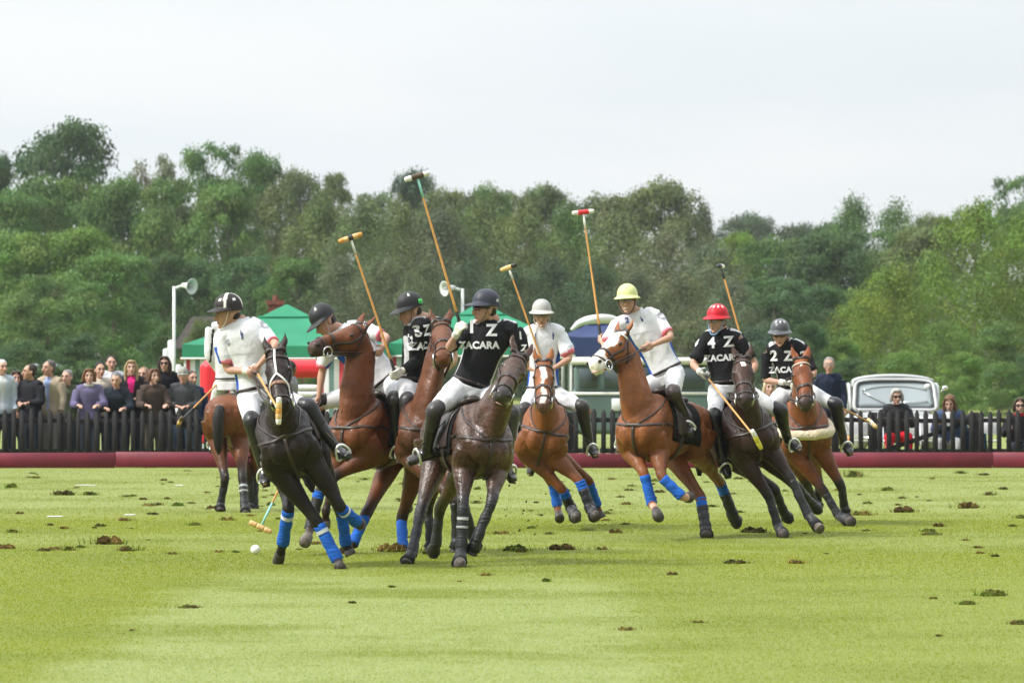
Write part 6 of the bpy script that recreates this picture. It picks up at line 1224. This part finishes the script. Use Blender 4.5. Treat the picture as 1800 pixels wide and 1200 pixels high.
    g.obj('trousers', mcol(trousers), root, vox=.014, smooth=2, disp=folds(int(px) + 3, .007, 14))
    for s in 'LR': g = Geo(); foot_geo(g, J['an' + s], fw, (0, 0, 1), .006); g.obj('shoe', M('shoe', (.03, .025, .02), .5), root)
    if shades or specs: glasses(root, H, (.02, .015, .015) if shades else (.4, .33, .3), dark=shades)
    if cap is not None: helmet(root, hc + U * .045, F, U, cap, brim=.0, peak=.045, size=.86, rough=.8).name = 'cap'
    if scarf is not None: g = Geo(); g.tube([nk + lat * .07 * math.cos(a) + fw * (.08 * math.sin(a)) + up * .02 for a in np.linspace(0, 2 * math.pi, 13)], .035, 10, 1); g.obj('scarf', mcol(scarf), root, vox=.012, disp=folds(3, .008, 20))
    return J
GREYH = (.30, .29, .28)
spectator(4, 632, 'white-haired man in a pale blue shirt at the left edge of the crowd', (.45, .52, .60), hair='short', hairc=(.6, .6, .6), yaw=30, arms='down', dy=.15, inner=(.6, .62, .64))
spectator(52, 640, 'dark-haired man in a black pullover with clasped hands turned to the left', (.022, .022, .028), hairc=(.03, .02, .015), yaw=-65, arms='clasp', dy=.1)
spectator(86, 633, 'man in a tan jacket over a blue checked shirt', (.40, .33, .24), trousers=(.20, .19, .18), hairc=(.10, .09, .085), yaw=-45, arms='down', dy=.35, inner=srgb(150, 165, 205), k=1.03)
spectator(157, 648, 'woman with auburn bobbed hair in a purple raincoat leaning on the fence', (.13, .115, .21), hair='bob', hairc=(.16, .07, .03), yaw=5, arms='rest', inner=None, scarf=(.6, .58, .56), skin=(.55, .33, .25))
spectator(176, 637, 'black-haired man in a cream shirt behind the woman in purple', (.55, .48, .40), hairc=(.012, .01, .01), yaw=20, arms='down', dy=.75)
spectator(196, 625, 'tall black-haired man in a pale shirt at the back of the crowd', (.62, .64, .68), hairc=(.012, .01, .01), yaw=10, arms='down', dy=1.1, skin=(.50, .28, .18))
spectator(206, 655, 'grey-haired man in a dark navy pullover resting his chin on his hand', (.022, .030, .042), hairc=(.16, .16, .17), yaw=-10, arms='rest', lean=.25, tilt=.15, dy=.1)
spectator(231, 633, 'blonde woman in a black jacket over a bright pink top', (.025, .022, .028), hair='long', hairc=(.42, .30, .16), yaw=5, arms='clasp', dy=.45, inner=srgb(226, 50, 130), skin=(.58, .35, .27))
spectator(270, 648, 'brown-haired woman in a dark brown top leaning on the fence', (.07, .05, .042), trousers=(.10, .09, .07), hair='bob', hairc=(.13, .06, .03), yaw=30, arms='rest', armx=(.12, 0), dy=.05, skin=(.55, .31, .21))
spectator(290, 626, 'long-haired person in dark glasses and a black jacket at the back', (.012, .013, .018), hair='long', hairc=(.05, .03, .025), yaw=-5, arms='down', dy=.75, shades=True)
spectator(322, 645, 'man in a dark grey raincoat and a pale cap holding a white cup', (.06, .064, .07), trousers=(.04, .06, .10), hairc=(.05, .04, .03), yaw=-5, arms='clasp', dy=.1, cap=(.30, .30, .27), hood=True, k=1.02)
spectator(28, 652, 'woman with short dark hair half hidden behind the dark-haired man', (.05, .04, .05), hair='bob', hairc=(.05, .03, .02), yaw=15, arms='down', dy=.95)
spectator(118, 650, 'man in a green jacket between the tan jacket and the purple raincoat', (.06, .075, .045), hairc=(.20, .19, .18), yaw=-20, arms='down', dy=1.3)
spectator(252, 645, 'fair-haired person in a grey fleece behind the woman in brown', (.16, .17, .18), hairc=(.25, .17, .09), yaw=-10, arms='down', dy=1.2)
spectator(338, 652, 'person in a dark blue anorak behind the raincoat man', (.02, .035, .08), hairc=(.06, .04, .03), yaw=25, arms='down', dy=1.0)
g = Geo(); Y = YF + .2; c = P(312, 728, Y); g.loft([c, c + [0, 0, .11]], [(.03, 0, 0), (.04, 0, 0)], [(0, .03, 0), (0, .04, 0)], 16); tag(g.obj('paper_cup', M('cup_white', (.7, .7, .68), .5), origin=c), 'white paper cup held by the man in the grey raincoat', 'cup')
spectator(512, 634, 'dark-haired person seen between the two left horses', (.22, .22, .23), hairc=(.015, .012, .012), yaw=150, arms='down', dy=1.6, skin=(.16, .08, .05))
spectator(1457, 628, 'grey-haired man in glasses and a navy jacket standing right of the horses', (.018, .025, .05), hairc=(.24, .22, .20), yaw=-5, arms='down', dy=.3, specs=True, k=1.04)
spectator(1352, 668, 'blonde woman in a white blouse glimpsed between the two right horses', (.66, .62, .60), hair='bob', hairc=(.62, .50, .33), yaw=10, arms='rest', dy=.2, skin=(.58, .34, .27))
spectator(1575, 683, 'grey-haired woman in dark glasses and a black waistcoat with red trousers', (.028, .028, .032), trousers=srgb(196, 26, 40), hair='bob', hairc=(.42, .40, .38), yaw=8, arms='rest', seated=True, lean=.1, dy=.45, shades=True, tilt=.15, skin=(.58, .32, .25), group='spectators sitting behind the right part of the fence', coatlen=-.05)
spectator(1668, 694, 'woman with long brown hair in a blue denim jacket looking down', (.055, .085, .16), trousers=(.5, .5, .5), hair='long', hairc=(.15, .075, .035), yaw=-15, arms='rest', seated=True, lean=.2, dy=.3, tilt=.45, inner=(.7, .7, .7), skin=(.58, .32, .25), group='spectators sitting behind the right part of the fence', coatlen=-.05)
spectator(1792, 700, 'woman in dark glasses with a red scarf at the right edge', (.02, .018, .022), hair='bob', hairc=(.05, .03, .02), yaw=0, arms='rest', seated=True, lean=.05, dy=.45, shades=True, scarf=srgb(190, 20, 36), skin=(.58, .34, .26), group='spectators sitting behind the right part of the fence')
spectator(1707, 728, 'child in a dark woolly hat behind the fence right of the long-haired woman', (.03, .06, .10), hairc=(.03, .02, .02), yaw=-30, arms='down', seated=True, lean=.05, dy=.4, k=.85, cap=(.05, .04, .045), group='spectators sitting behind the right part of the fence')
def chair(px, m, dy, label):
    Y = YS + dy; x = (px - 900) * Y / FPX; root = empty('folding_chair', (x, Y, 0), label, 'chair', 'folding chairs behind the fence'); 
    g = Geo(); g.bx(x - .23, x + .23, Y - .25, Y + .2, .42, .45, bev=.01); g.obj('seat', m, root); g = Geo(); g.bx(x - .23, x + .23, Y + .2, Y + .23, .55, .85, bev=.01); g.obj('backrest', m, root)
    for a in (-.22, .22):
        for (y0, y1) in ((-.25, .22), (.22, -.25)): g = Geo(); g.tube([(x + a, Y + y0, 0), (x + a, Y + y1, .45 if y1 < 0 else .85)], .012, 6, 1); g.obj('leg', steel, root)
chair(1575, mcol((.02, .02, .025)), .6, 'black folding chair under the woman in red trousers'); chair(1668, mcol((.03, .05, .1)), .45, 'blue folding chair under the long-haired woman'); chair(1792, mcol((.03, .03, .03)), .6, 'dark folding chair under the woman with the red scarf')
for px, lb in ((1735, 'white folding chair standing empty right of the long-haired woman'), (1640, 'empty white folding chair left of the long-haired woman'), (1505, 'empty white folding chair left of the silver car')): chair(px, M('chair_white', (.7, .7, .7), .5), .9, lb)
pillow(1485, 1498, 765, 790, YS + .5, 'small orange and white bag behind the fence', M('orange_bag', srgb(222, 150, 92), .7), 'carrier_bag', 'bag')
pillow(1708, 1722, 745, 788, YS + .8, 'tall white bag standing behind the right fence', wcan, 'carrier_bag', 'bag')
# ================================================================== DISTANT AIR
g = Geo(); g.bx(-260, 260, -20, 700, -1.0, 60); hm_ = bpy.data.materials.new('haze'); hm_.use_nodes = True; t = hm_.node_tree; t.nodes.clear(); o_ = N(t, 'ShaderNodeOutputMaterial'); pv = N(t, 'ShaderNodeVolumePrincipled')
pv.inputs['Color'].default_value = (.86, .90, .95, 1); pv.inputs['Density'].default_value = .00012; pv.inputs['Anisotropy'].default_value = .2; t.links.new(pv.outputs[0], o_.inputs['Volume'])
hz = g.obj('haze', hm_, flat=True); tag(hz, 'thin pale air between the viewer and the far trees', 'haze', kind='stuff')
